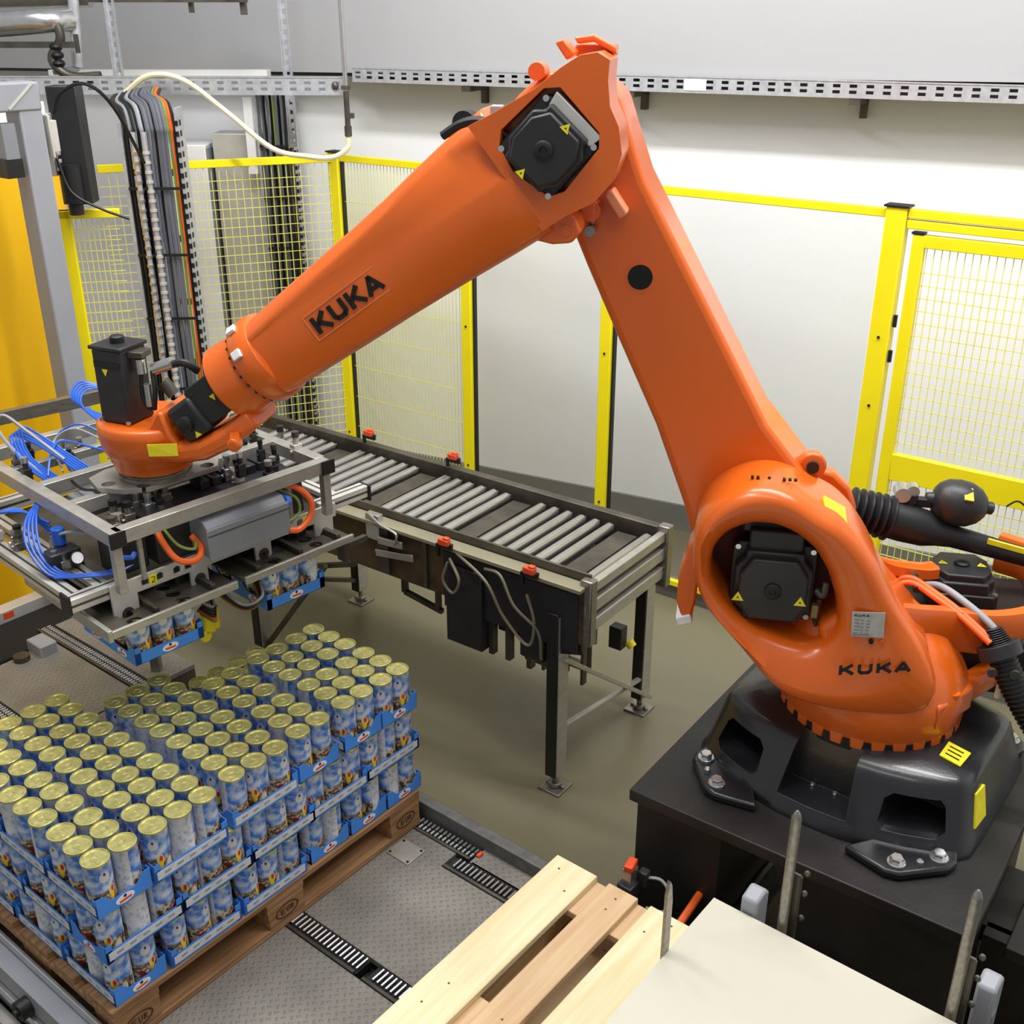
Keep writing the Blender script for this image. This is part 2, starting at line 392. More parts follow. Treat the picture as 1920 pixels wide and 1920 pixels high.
# white cabinet behind the left fence
t = thing('white_cabinet', 'white cabinet standing behind the yellow mesh, left of the far cable riser', 'cabinet', (-1.95, 7.1, 0), R(0))
g = G(); g.bb(-0.2, 0.12, -0.2, 0.2, 0, 2.06); part('body', g, WHITE, t, bev=.006)
g = G(); g.bb(0.122, 0.135, -0.2, 0.2, 0.02, 2.04); part('side_seam', g, GREYB, t)
t = thing('wall_box', 'pale grey box above the fence beside the white cabinet', 'box', (-1.6, 7.0, 0))
g = G(); g.bb(-0.2, 0.1, -0.05, 0.15, 0.6, 2.12); part('body', g, ALUW, t, bev=.006)
g = G(); g.bb(0.1, 0.16, -0.04, 0.15, 1.9, 2.1); part('end_cap', g, mat('sage', (150, 170, 150), 0.6), t)

# cable risers
def riser(label, loc, yaw, w, z0, z1, cols, bend=True, perf_side=1):
    t = thing('cable_riser', label, 'cable bundle', (loc[0], loc[1], 0), yaw)
    g = G()
    g.bb(-w / 2 - 0.015, -w / 2, -0.02, 0.09, z0, z1 - (.06 if bend else 0)); g.bb(w / 2, w / 2 + 0.015, -0.02, 0.09, z0, z1)
    for i in range(int((z1 - z0) / 0.3)): g.bb(-w / 2, w / 2, 0.06, 0.07, z0 + i * .3, z0 + i * .3 + .03)
    part('ladder_frame', g, GALV, t)
    g = G(); n = int((z1 - z0) / .045)
    for i in range(n): g.bb(w / 2 + 0.0152, w / 2 + 0.0182, 0.0, 0.018, z0 + i * .045, z0 + i * .045 + .024); g.bb(w / 2 - 0.0, w / 2 + 0.014, -0.0225, -0.0205, z0 + i * .045, z0 + i * .045 + .022)
    part('slot_row', g, BLACKR, t, smooth=0, kind='stuff')
    n = len(cols)
    for i, (cn, r) in enumerate(cols):
        x = -w / 2 + (i + .5) * w / n; y = random.uniform(-0.012, 0.02)
        pts = [(x, y, z0)]
        z = z0
        while z < z1 - 0.25: z += 0.28; pts.append((x + random.uniform(-.004, .004), y, z))
        if bend:
            top = z1 + 0.02 - 0.05 * abs(i / n - .75)
            pts += [(x, y, z1 - .08), (x - 0.03, y + 0.06, top), (x - 0.12, y + 0.25, top + .02), (x - 0.2, y + 0.6, top + .03)]
        else: pts.append((x, y, z1))
        g = G(); g.tube(pts, r, 6, res=4); part('cable', g, cn, t)
    for z in (0.75, 1.1, 1.45, 1.75, 2.05):
        if z > z1 - .2: continue
        g = G(); g.bb(-w / 2, w / 2, -0.03, -0.024, z, z + .012); part('cable_tie', g, BLACKR, t)
    return t
CGREY = mat('cable_grey', (96, 98, 106), 0.5); CLG = mat('cable_light_grey', (150, 152, 156), 0.5); CGRN = mat('cable_green', (120, 140, 60), 0.5)
CB = BLACKR
riser('thick bundle of black and grey cables rising behind the gripper to the cable tray', (-1.62, 5.2), R(2), 0.24, 0.3, 2.40,
      [(CB, .008), (CB, .009), (CLG, .011), (CB, .009), (CB, .01), (CLG, .011), (CB, .01), (CGREY, .01), (CGREY, .011), (CB, .008), (CGREY, .011), (CGREY, .01), (CGREY, .011), (CGRN, .007), (ORANGE2, .009), (CB, .008)])
# crimped white markers on the light cables
t = thing('cable_protector', 'two silvery corrugated conduits in the cable bundle with black clips', 'conduit', (-1.62, 5.2, 0), R(2))
for x in (-0.068, 0.0 - .02):
    g = G(); g.tube([(x, -.03, .35), (x, -.03, 1.2), (x, -.03, 2.3)], .012, 8, res=2); part('conduit', g, GALV, t)
    g = G()
    for i in range(44): g.cyl((x, -.03, .4 + i * .042), (x, -.03, .412 + i * .042), .0165, 8)
    part('rib', g, STEELB if x < -.05 else ALUW, t, kind='stuff')
riser('far bundle of dark cables on the wall behind the yellow mesh fence', (-1.40, 6.9), R(2), 0.2, 0.3, 2.34,
      [(CGREY, .009), (CGREY, .01), (CB, .009), (CGREY, .01), (CB, .009), (CGRN, .007), (CGREY, .01), (CB, .009), (CGREY, .01), (CB, .009), (RUST, .01), (CGREY, .009)], bend=False)
g = G(); g.bb(-.025, .025, 0, .03, 1.9, 2.33); o = part('white_side_strip', g, WHITE); place(o, (-1.545, 6.85, 0)); tag(o, 'white vertical strip along the left side of the far cable bundle', 'strip')

# ---- yellow door and grey frame at left
t = thing('roller_door', 'broad yellow roller door filling the left edge', 'door', (-2.12, 5.25, 0), PYAW)
g = G(); n = 14
poly = []
for i in range(n + 1):
    a = PI / 2 * i / n; poly.append((0.10 * math.sin(a) + 0.0, -0.10 * math.cos(a) + .10))
poly = [(-1.9, 0.0)] + poly + [(0.10, 0.16), (-1.9, 0.16)]
g.prism(poly, lambda a, b, z: (a, b, z), 0.06, 2.16); part('curtain', g, YELD, t)
g = G(); g.bb(-1.9, 0.1, -0.02, 0.12, 0.0, 0.06); part('bottom_rail', g, ALUW, t, bev=.004)
g = G(); g.bb(-1.9, 0.04, 0.02, 0.08, 2.17, 2.42); part('window', g, mat('backlit_white', (250, 250, 250), .6), t)
t = thing('grey_portal_frame', 'grey painted steel portal frame around the yellow door', 'frame', (-1.885, 4.55, 0), PYAW)
g = G(); g.bb(-0.048, 0.048, -0.03, 0.08, 0.0, 2.53); part('post', g, GREYP, t, bev=.008)
g = G(); g.bb(-1.4, 0.048, -0.035, 0.08, 2.44, 2.545); part('beam', g, GREYP, t, bev=.008)
g = G(); g.bar((-0.09, -0.037, 2.45), (0.02, -0.037, 2.54), 0.004, 0.008); part('weld_seam', g, ALUW, t)
g = G(); g.bb(-0.13, -0.075, -0.03, 0.03, 2.26, 2.40); part('end_bracket', g, GREYB, t)
g = G(); g.bb(-0.14, -0.07, -0.035, 0.03, 2.20, 2.27); part('black_clip', g, BLACKR, t)
g = G(); g.bb(0.06, 0.10, -0.03, 0.0, 2.28, 2.40); g.bb(0.058, 0.07, -0.04, 0.02, 2.26, 2.42); part('terminal', g, ALUW, t, bev=.003)
t = thing('black_drive_unit', 'tall black drive cover with motor beside the grey frame', 'machine', (-1.80, 4.70, 0), R(3))
g = G(); g.bb(-0.06, 0.06, 0, 0.10, 2.06, 2.52); part('cover', g, BLACKM, t, bev=.005)
g = G(); g.cyl((-0.01, 0.0, 2.07), (-0.01, 0.0, 2.22), 0.045, 20); g.cyl((-0.01, 0, 2.02), (-0.01, 0, 2.07), 0.03, 16); part('motor', g, BLACKR, t)
g = G(); g.bb(-0.10, -0.05, -0.05, 0.0, 2.18, 2.42)
for i in range(6): g.bb(-.048, -.03, -.05 + .0, -.02, 2.2 + i * .03, 2.215 + i * .03)
part('terminal_block', g, ALUW, t, bev=.003)
g = G(); g.tube([(-.03, -.03, 2.42), (.02, -.05, 2.50), (.12, -.05, 2.53), (.2, 0, 2.44), (.24, .2, 2.2)], .007, 6); g.tube([(-.04, -.05, 2.25), (.0, -.06, 2.12), (.1, -.04, 2.05), (.2, .0, 2.0)], .006, 6); part('cable', g, BLACKR, t)
# small yellow fence end at left
def mesh_wires(g, W, z0, z1, px, pz, r=0.0015):
    n = int(W / px)
    for i in range(1, n): g.bb(i * px - r, i * px + r, -r, r, z0, z1)
    k = int((z1 - z0) / pz)
    for j in range(1, k): g.bb(0, W, -r, r, z0 + j * pz - r, z0 + j * pz + r)
t = thing('mesh_fence', 'narrow yellow mesh fence panel between the grey frame and the cable bundle', 'fence', (-1.93, 4.80, 0), R(12))
g = G(); g.bb(0, 0.05, -.02, .02, 0.05, 2.02); part('post', g, YEL, t, bev=.004)
g = G(); g.bb(0, 0.25, -.02, .02, 1.985, 2.02); part('top_rail', g, YEL, t, bev=.003)
g = G(); g.bb(0, .25, -.02, .02, .05, .09); part('bottom_rail', g, YEL, t, bev=.003)
g = G(); mesh_wires(g, 0.24, 0.09, 1.98, .022, .045); part('wire_mesh', g, WIREY, t, smooth=0, kind='stuff')
# horizontal guide bar in front of the yellow door
t = thing('guide_bar', 'grey horizontal guide bar crossing in front of the yellow door', 'bar', (-1.55, 4.05, 1.46), 0)
g = G(); g.bar((-1.2, -.02, -0.27), (0.1, 0.0, 0.015), 0.04, 0.05); part('beam', g, STEEL, t, bev=.003)
g = G(); g.bb(.0, .04, -.02, .02, -1.46, 0.0); part('upright', g, STEEL, t, bev=.003)

# ---- main fence
FQ = (1.55, 4.53); FY = math.atan2(-0.588, 0.809)
def fw(t, off=0): return (FQ[0] + t * math.cos(FY) - off * math.sin(FY), FQ[1] + t * math.sin(FY) + off * math.cos(FY))
def fpost(x, y, yaw, w, label, base=True):
    t = thing('fence_post', label, 'post', (x, y, 0), yaw, 'yellow fence posts')
    g = G(); g.bb(-w / 2, w / 2, -.03, .03, 0.01, 2.08); part('post', g, YEL, t, bev=.005)
    g = G(); g.bb(-w / 2 - .008, w / 2 + .008, -.035, .035, 2.08, 2.088); part('cap', g, BLACKR, t)
    g = G(); g.bb(-.06, .06, -.05, .05, 0, .01); part('foot_plate', g, YEL, t)
    for z in (0.45, 1.25, 1.55):
        g = G(); g.cyl((0, -.03, z), (0, -.035, z), .006, 10); part('bolt', g, BLACKR, t)
    return t
fpost(*fw(0.0), FY, .085, 'wide yellow fence post at the hinge side of the mesh gate')
fpost(*fw(-1.33), FY, .065, 'yellow fence post behind the near end of the roller conveyor')
fpost(*fw(-2.20), FY, .065, 'yellow fence post rising from the conveyor between mesh and clear panel')
fpost(*fw(-3.12), FY, .075, 'yellow corner post where the mesh fence turns, left of the robot arm')
def fpanel(t0, t1, label, clear):
    x, y = fw(t0); L = t1 - t0
    t = thing('clear_screen' if clear else 'mesh_fence', label, 'fence', (x, y, 0), FY)
    g = G(); g.bb(0, L, -.015, .015, 2.035, 2.07); part('top_rail', g, YEL, t, bev=.003)
    g = G(); g.bb(0, L, -.015, .015, .085, .115); part('bottom_rail', g, YEL, t, bev=.003)
    g = G(); g.bb(-.002, .010, -.012, .012, .11, 2.04); part('gap_shade', g, BLACKR, t)  # black strip painted in for the shaded gap beside the post
    if clear:
        g = G(); g.bb(.01, L - .01, -.003, .003, .11, 2.04); part('clear_pane', g, GLASS, t, smooth=0)
    else:
        g = G(); mesh_wires(g, L, .11, 2.035, .024, .19); part('wire_mesh', g, WIREY, t, smooth=0, kind='stuff')
    return t
fpanel(-1.295, -.045, 'large clear plastic fence panel framed in yellow, left of the gate', True)
fpanel(-2.165, -1.365, 'clear plastic fence panel behind the conveyor, between two yellow posts', True)
fpanel(-3.08, -2.235, 'yellow fence panel of fine vertical wires behind the robot forearm', False)
# concrete kerb beneath the fence at right
x, y = fw(-1.6); g = G(); g.bb(0, 3.6, .02, .10, 0, .08); o = struct('trim_2', g, BASEB); place(o, (x, y, 0), FY)
# left return
cx, cy = fw(-3.12)
LY = math.atan2(-0.309, -0.761)
t = thing('mesh_fence', 'yellow square mesh fence panel in front of the far cable bundle', 'fence', (cx, cy, 0), LY)
g = G(); g.bb(.03, 1.25, -.015, .015, 2.03, 2.07); part('top_rail', g, YEL, t, bev=.003)
g = G(); g.bb(.03, 1.25, -.015, .015, .085, .115); part('bottom_rail', g, YEL, t, bev=.003)
g = G(); mesh_wires(g, 1.25, .11, 2.04, .04, .05); part('wire_mesh', g, WIREY, t, smooth=0, kind='stuff')
# gate
x, y = fw(0.075)
t = thing('mesh_gate', 'yellow framed mesh gate with broad middle rail at the right edge', 'gate', (x, y, 0), FY)
GW = 1.1
for nm, b in (('frame_stile', (0, .05, 0.15, 1.98)), ('frame_stile', (GW - .05, GW, 0.15, 1.98)), ('top_rail', (0.05, GW - .05, 1.93, 1.98)), ('middle_rail', (0.05, GW - .05, .93, 1.05)), ('bottom_rail', (0.05, GW - .05, .15, .20))):
    g = G(); g.bb(b[0], b[1], -.018, .018, b[2], b[3]); part(nm, g, YEL, t, bev=.003)
g = G(); mesh_wires(g, GW, 1.05, 1.93, .03, .052); mesh_wires(g, GW, .2, .93, .03, .052); part('wire_mesh', g, WIREY, t, smooth=0, kind='stuff')
for z in (1.45, 1.6): g = G(); g.cyl((-.02, -.02, z), (-.02, -.02, z + .05), .009, 10); part('hinge', g, BLACKR, t)
g = G(); g.bb(-.005, .045, -.02, .02, 1.981, 1.99); part('cap', g, BLACKR, t)
t = thing('gate_lintel', 'yellow double rail over the mesh gate', 'rail', (fw(.045)[0], fw(.045)[1], 0), FY)
for z0 in (2.0, 2.041):
    g = G(); g.bb(0, 1.4, -.02, .02, z0, z0 + .034); part('rail', g, YEL, t, bev=.003)

# ================================================================== ROLLER CONVEYOR
cv = thing('roller_conveyor', 'long steel roller conveyor on legs running behind the gripper along the fence', 'conveyor', (CONV[0], CONV[1], 0), CYAW)
# local: x along (away from the near end), y = -across (across towards the fence is -y)
CW = 0.60
def cy(a): return -a
CL = 2.15
g = G()
g.bb(-.125, CL, cy(0), cy(.018), .70, .94); part('front_side_panel', g, RUST, cv, bev=.003)
g = G(); g.bb(-.125, CL, cy(-.035), cy(.03), .925, .942); part('cream_edge_rail', g, mat('rail_cream', (150, 144, 120), .5, .3), cv, bev=.003)
g = G(); g.bb(-.125, CL, cy(.035), cy(.045), .90, .975); part('guide_rail', g, STEELD, cv, bev=.002)
g = G(); g.bb(-.10, CL, cy(CW - .04), cy(CW), .74, .958); part('rear_side_panel', g, STEELD, cv, bev=.003)
for z0, z1 in ((.90, .94), (.82, .87), (.74, .79)):
    g = G(); g.bb(-.135, -.105, cy(.0), cy(CW), z0, z1); part('end_crossbar', g, ALU, cv, bev=.004)
g = G(); g.bb(-.115, -.105, cy(.02), cy(CW - .02), .76, .92); part('end_plate', g, STEELD, cv)
for a in (0.0, CW - .04):
    g = G(); g.bb(-.15, -.10, cy(a), cy(a + .045), .70, .965); part('end_bracket', g, STEEL, cv, bev=.006)
g = G(); g.bb(-.11, CL, cy(.05), cy(CW - .05), .80, .806); part('drip_pan', g, mat('pan_dark', (58, 56, 48), .6, .4, var=.5), cv)
ROLL = mat('roller_steel', (186, 186, 184), .24, .85, var=.12, scale=6)
# rollers with flat lift plates between groups of six
x = -.075; i = 0; seq = 0
rg = []
while x < CL - .05:
    k = seq % 8
    if k == 1 or k == 0 and seq > 0 and False: pass
    if seq == 0: rg.append(('r', x)); x += .055; seq += 1; continue
    if (seq - 1) % 7 == 0:
        rg.append(('p', x + .03)); x += .115
    else:
        rg.append(('r', x)); x += .066
    seq += 1
for kd, x in rg:
    if kd == 'r':
        g = G(); g.cyl((x, cy(.065), .915), (x, cy(CW - .075), .915), .021, 14); g.cyl((x, cy(.05), .915), (x, cy(CW - .05), .915), .007, 6)
        part('roller', g, ROLL, cv)
    else:
        g = G(); g.bb(x - .045, x + .045, cy(.06), cy(CW - .08), .905, .913); g.bb(x - .045, x - .041, cy(.06), cy(CW - .08), .88, .905); g.bb(x + .041, x + .045, cy(.06), cy(CW - .08), .88, .905)
        part('transfer_plate', g, STEELD, cv, bev=.002)
def leg(bx, a, w=.05, d=.075, top=.80):
    g = G(); g.bb(bx - w / 2, bx + w / 2, cy(a - d / 2), cy(a + d / 2), .07, top); part('leg', g, mat('leg_dark', (52, 50, 48), .4, .5, var=.2), cv, bev=.004)
    g = G(); g.bb(bx - w / 2 - .003, bx - w / 2, cy(a - d / 2 + .004), cy(a + d / 2 - .004), .075, top - .01); part('leg_side', g, ALU, cv)
    g = G(); g.cyl((bx, cy(a), .012), (bx, cy(a), .08), .012, 10); g.cyl((bx, cy(a), .012), (bx, cy(a), .03), .028, 12); g.bb(bx - .05, bx + .05, cy(a - .05), cy(a + .05), 0, .010)
    for q in (-.035, .035): g.cyl((bx + q, cy(a), .010), (bx + q, cy(a), .020), .009, 6)
    part('foot_plate', g, STEEL, cv, bev=.002)
for bx, a in ((0, .02), (0.0, .68), (1.66, .02), (1.66, .68)): leg(bx, a)
g = G(); g.bar((-.03, cy(.02), .60), (-.03, cy(.71), .06), .03, .018); part('cross_brace', g, ALU, cv, bev=.002)
g = G(); g.bar((-.012, cy(.69), .17), (-.012, cy(.03), .28), .022, .014); part('cross_brace', g, ALU, cv, bev=.002)
g = G(); g.bb(.28, .48, cy(.42), cy(.44), .42, .80); part('drive_cover', g, BLACKM, cv, bev=.003)
for b0, zz in ((.16, .22), (.30, .30), (.42, .28)):
    g = G(); g.bb(b0, b0 + .028, cy(.50), cy(.53), zz, .80); part('hanging_bar', g, mat('leg_dark', (52, 50, 48), .4, .5, var=.2), cv)
g = G(); g.bb(.16, .45, cy(.50), cy(.53), .22, .25); part('hanging_bar', g, STEELD, cv)
g = G(); g.bb(.10, .14, cy(.46), cy(.47), .40, .80); part('hanging_strap', g, ALU, cv)
g = G(); g.bar((1.66, cy(.02), .42), (1.66, cy(.68), .12), .03, .02); part('cross_brace', g, STEELD, cv)
g = G(); g.bar((1.64, cy(.02), .06), (1.2, cy(.02), .62), .02, .02); g.bar((1.7, cy(.02), .45), (1.05, cy(.05), .66), .02, .02); part('stay', g, STEELD, cv)
g = G(); g.bb(-.02, .03, cy(.0), cy(.72), .76, .80); part('leg_crossmember', g, STEELD, cv)
# drive boxes below
g = G(); g.bb(-.10, .52, cy(-.004), cy(.0), .66, .90); part('dark_cover', g, BLACKM, cv)
g = G(); g.bb(.325, .50, cy(-.02), cy(.05), .52, .86); part('drive_cover', g, BLACKM, cv, bev=.004)
g = G(); g.bb(.0, .30, cy(.05), cy(.5), .60, .80); g.bb(.05, .16, cy(.0), cy(.2), .56, .72); g.cyl((.1, cy(.1), .55), (.1, cy(.4), .55), .05, 14); part('drive_motor', g, BLACKM, cv, bev=.006)
g = G()
for q in (.02, .12, .22, .30): g.bb(q, q + .022, cy(.02), cy(.05), .50, .68)
for q in (.06, .15, .25): g.bb(q, q + .012, cy(.3), cy(.33), .30, .62)
part('hanger', g, STEELD, cv, kind='stuff')
g = G(); g.bar((.14, cy(.3), .34), (.34, cy(.3), .34), .02, .02); g.bar((.14, cy(.3), .34), (.14, cy(.3), .66), .02, .02); g.bar((.34, cy(.3), .34), (.34, cy(.3), .66), .02, .02); part('cable_bracket', g, STEELD, cv)
g = G(); g.bar((.62, cy(.1), .55), (.82, cy(.1), .58), .02, .02); g.bar((.82, cy(.1), .58), (.82, cy(.1), .72), .025, .02); g.bar((.64, cy(.1), .55), (.64, cy(.1), .72), .02, .02); part('cable_bracket', g, STEELD, cv)
g = G(); g.tube([(.46, cy(-.04), .90), (.40, cy(-.06), .83), (.44, cy(-.05), .76), (.49, cy(-.045), .80), (.47, cy(-.04), .88)], .006, 6)
g.tube([(.44, cy(-.03), .93), (.28, cy(-.05), .86), (.20, cy(-.05), .74), (.08, cy(-.06), .66), (.06, cy(-.05), .76), (.10, cy(-.04), .86)], .006, 6)
g.tube([(.3, cy(-.03), .9), (.22, cy(-.04), .90), (.15, cy(-.05), .80), (.05, cy(-.04), .72), (.04, cy(-.03), .6)], .006, 6); part('cable', g, mat('cable_beige', (120, 112, 92), .5), cv)
g = G(); g.bb(.83, .90, cy(-.03), cy(0), .86, .97); g.bar((.83, cy(-.035), .87), (.70, cy(-.035), .88), .012, .03); g.tube([(.88, cy(-.03), .97), (.80, cy(-.05), .95), (.72, cy(-.05), .93), (.73, cy(-.05), .88)], .006, 6); g.bar((.86, cy(-.02), .80), (.66, cy(-.02), .83), .01, .03); part('stop_bracket', g, STEELB, cv, bev=.002)
for b0, b1 in ((.80, .86), (.60, .62)):
    g = G(); g.bb(b0, b1, cy(-.012), cy(0), .71, .94); part('panel_joint', g, STEELD, cv)
g = G(); g.bar((-.10, cy(.035), .68), (.02, cy(.01), .66), .04, .07); part('cable_duct', g, BLACKR, cv, bev=.006)
g = G(); g.box((.02, cy(.5), .45), (.06, .05, .1)); part('valve_unit', g, BLACKM, cv, bev=.004)
g = G(); g.cyl((-.02, cy(.52), .43), (-.04, cy(.52), .41), .02, 10); part('yellow_knob', g, YELS, cv)
g = G(); g.bb(.53, .60, cy(.14), cy(.22), .807, .810); part('floor_sticker', g, YELS, cv)
# photo sensors clipped on the conveyor edges
def sensor(name, label, b, a, z):
    x = CONV[0] + b * math.cos(CYAW) + a * math.sin(CYAW); y = CONV[1] + b * math.sin(CYAW) - a * math.cos(CYAW)
    t = thing('photo_sensor', label, 'sensor', (x, y, z), CYAW, 'orange photo sensors on the conveyor')
    g = G(); g.box((0, 0, .010), (.048, .026, .026)); g.box((-.010, 0, .027), (.026, .02, .010)); part('housing', g, RED, t, bev=.004)
    g = G(); g.box((.0, -.0, -.01), (.075, .012, .014)); g.box((.03, .0, -.03), (.012, .012, .05)); g.sphere((-.035, 0, .005), .008, .008, .008, 8, 6); part('clip', g, BLACKR, t)
sensor('s', 'orange sensor on the front edge of the conveyor near its middle cables', .48, -.045, .955)
sensor('s', 'orange sensor on the front edge of the conveyor nearest its end', .085, -.045, .955)
sensor('s', 'orange sensor standing on the rear conveyor rail between two yellow posts', 1.43, .57, 1.0)
sensor('s', 'orange sensor on the rear conveyor rail beside the middle yellow post', .93, .57, 1.0)

# ================================================================== PALLET CONVEYOR PLATFORM
ZP = .21
pf = thing('pallet_platform', 'low steel tread plate platform with chain strips under the can pallet', 'platform', (PAL[0], PAL[1], 0), PYAW)
def plate(u0, u1, v0, v1, z1=ZP - .002, lab=None):
    g = G(); g.bb(u0, u1, v0, v1, z1 - .02, z1); return part('tread_plate', g, TREAD, pf, smooth=0, label=lab)
plate(-.02, .568, -1.50, 1.46); plate(.648, 1.068, -1.50, 1.46); plate(1.142, 1.148, -1.50, -.27)
plate(.648, 1.04, 1.47, 2.12); plate(-.02, .568, 1.47, 2.12)
plate(1.142, 1.235, -1.50, -.262) if False else None
g = G(); g.bb(1.142, 1.218, -1.50, -.262, ZP - .022, ZP - .002); part('tread_plate', g, TREAD, pf, smooth=0)
g = G(); g.bb(1.068, 1.145, -.20, .012, ZP - .022, ZP - .002); part('tread_plate', g, TREAD, pf, smooth=0)
g = G(); g.bb(1.125, 1.32, 1.47, 2.25, ZP - .022, ZP - .002); part('tread_plate', g, TREAD, pf, smooth=0)
g = G(); g.bb(1.218, 1.262, -1.50, 1.0, 0, .262); part('kerb_beam', g, mat('kerb_grey', (108, 108, 104), .5, .4, var=.2, scale=30), pf, bev=.004)
g = G(); g.bb(-.02, 1.218, -1.50, 2.12, 0, .16); part('sub_frame', g, mat('sub_frame_black', (24, 24, 24), .7), pf)
g = G(); g.bb(.95, 1.32, 1.47, 2.25, 0, .185); part('side_frame', g, STEELD, pf)
g = G(); g.bb(1.0, 1.087, -.113, -.012, ZP - .001, ZP + .002)
hp = part('hatch_plate', g, ALU, pf, bev=.001)
g = G()
for a, b in ((1.01, -.022), (1.077, -.022), (1.01, -.103), (1.077, -.103)): g.cyl((a, b, ZP + .002), (a, b, ZP + .004), .005, 8)
part('screw', g, BLACKR, hp, kind='stuff')
def strip(u0, u1, v0, v1, lab, rows=1, fine=.018, base=None):
    g = G(); g.bb(u0 + .012, u1, v0, v1, ZP - .035, ZP - .012); b = part('chain_channel', g, BLACKR, pf)
    g = G(); g.bb(u0, u0 + .010, v0, v1, ZP - .03, ZP + .004); part('channel_edge', g, STEELD, b)
    n = int((v1 - v0) / fine)
    for i in range(n):
        vv = v0 + (i + .5) * fine
        g = G()
        if rows == 1: g.cyl((u0 + .022, vv, ZP - .004), (u1 - .006, vv, ZP - .004), fine * .27, 8)
        else:
            for r_ in range(rows):
                a0 = u0 + .016 + (u1 - u0 - .02) * r_ / rows; g.cyl((a0, vv, ZP - .004), (a0 + (u1 - u0 - .03) / rows, vv, ZP - .004), fine * .3, 8)
        part('chain_roller', g, STEELB, b)
strip(.570, .646, -.30, .10, 'a'); strip(.570, .646, -.62, -.335, 'a')
strip(1.145, 1.216, -.255, .02, 'b', 2); strip(1.070, 1.140, -.60, -.205, 'b')
strip(1.045, 1.118, 1.46, 2.27, 'c', 2); strip(.570, .646, 1.5, 2.12, 'd', 2)
g = G(); g.bb(1.175, 1.20, -.275, -.262, ZP - .002, ZP + .006); part('red_reflector', g, RED, pf)
# frame rails at the camera side (bottom left)
g = G(); g.bb(-.040, -.028, -.5, 2.1, .27, .305); g.bb(-.105, -.09, -.5, 2.1, .17, .20); part('chrome_rail', g, STEELB, pf, bev=.003)
g = G(); g.bb(-.09, -.04, -.5, 2.1, .10, .27); part('rail_web', g, GREYP, pf)
g = G(); g.bb(-.14, -.105, -.5, 2.1, .0, .12); part('rail_foot', g, ALU, pf)
for v in (.07, .33, .62):
    g = G(); g.cyl((-.125, v, .22), (-.085, v, .22), .03, 16); g.cyl((-.135, v, .22), (-.12, v, .22), .012, 10); part('side_roller', g, BLACKR, pf)

# black belt track and rail at the left edge
t = thing('belt_track', 'black belt track with pale side rail under the yellow door at the left edge', 'track', pw(-.1, 2.16, 0), PYAW)
g = G(); g.bb(-.3, 1.36, 0, .31, 0, .20); part('belt', g, mat('belt_black', (16, 16, 17), .9), t, bev=.01)
g = G(); g.bb(-.3, 1.40, .315, .39, 0, .25); part('pale_rail', g, ALUW, t, bev=.004)
g = G(); g.bb(1.10, 1.15, .3135, .315, .21, .24); part('red_sticker', g, RED, t)
t = thing('small_grey_housing', 'small grey housing between black belt track and tread plate at far left', 'housing', pw(.93, 2.125, .212), PYAW)
g = G(); g.bb(0, .08, -.1, .02, -.21, .05); part('body', g, GREYP, t, bev=.006)
g = G(); g.cyl((-.06, -.04, -.21), (-.06, -.04, .02), .035, 14); part('knob', g, STEELD, t)

# ================================================================== PALLETS
def eur_pallet(name, label, loc, yaw, mt, cat='pallet', mb=None, group=None, seed=1):
    """local: x 0..1.2 along boards, y 0..0.8; z 0..0.144"""
    rnd = random.Random(seed); mb = mb or mt
    t = thing(name, label, cat, loc, yaw, group)
    ws = [.145, .1, .145, .1, .145]; y = 0; gap = (.8 - sum(ws)) / 4
    for i, w in enumerate(ws):
        dz = rnd.uniform(-.001, .001)
        g = G(); g.bb(rnd.uniform(0, .003), 1.2, y, y + w, .122 + dz, .144 + dz); b = part('deck_board', g, mt[i % len(mt)], t, bev=.0025, seg=1)
        g = G()
        for xx in (.04, .10, .56, .64, 1.10, 1.16): nx, ny = xx + rnd.uniform(-.01, .01), y + w * rnd.uniform(.25, .75); g.cyl((nx, ny, .143 + dz), (nx, ny, .1447 + dz), .0035, 6)
        part('nail', g, STEELD, b, kind='stuff'); y += w + gap
    for xx in (.0, .5275, 1.055):
        g = G(); g.bb(xx, xx + .145, 0, .8, .1, .122); part('cross_board', g, mb[0], t, bev=.002, seg=1)
        for yy, w in ((0, .1), (.3275, .145), (.7, .1)):
            g = G(); g.bb(xx + .002, xx + .143, yy, yy + w, .022, .1); part('block', g, mb[-1], t, bev=.003, seg=1)
    for yy, w in ((0, .1), (.3275, .145), (.7, .1)):
        g = G(); g.bb(0, 1.2, yy, yy + w, 0, .022); part('bottom_board', g, mb[0], t, bev=.002, seg=1)
    return t
eur_pallet('wooden_pallet', 'worn brown wooden pallet carrying the stacked cans', pw(-.018, -.002, ZP), PYAW, [WOODO], seed=3)
q = pw(-.11, -1.46, ZP)
eur_pallet('wooden_pallet', 'lower pallet hidden under the fresh pine pallet', q, PYAW, [WOODP], seed=4, group='pine pallet stack')
q = pw(-.11, -1.46, ZP + .146)
eur_pallet('wooden_pallet', 'fresh pale pine pallet at the bottom centre, top of its stack', q, PYAW, [WOODN, WOODP, WOODN, WOODP, WOODN], mb=[WOODP], seed=5, group='pine pallet stack')

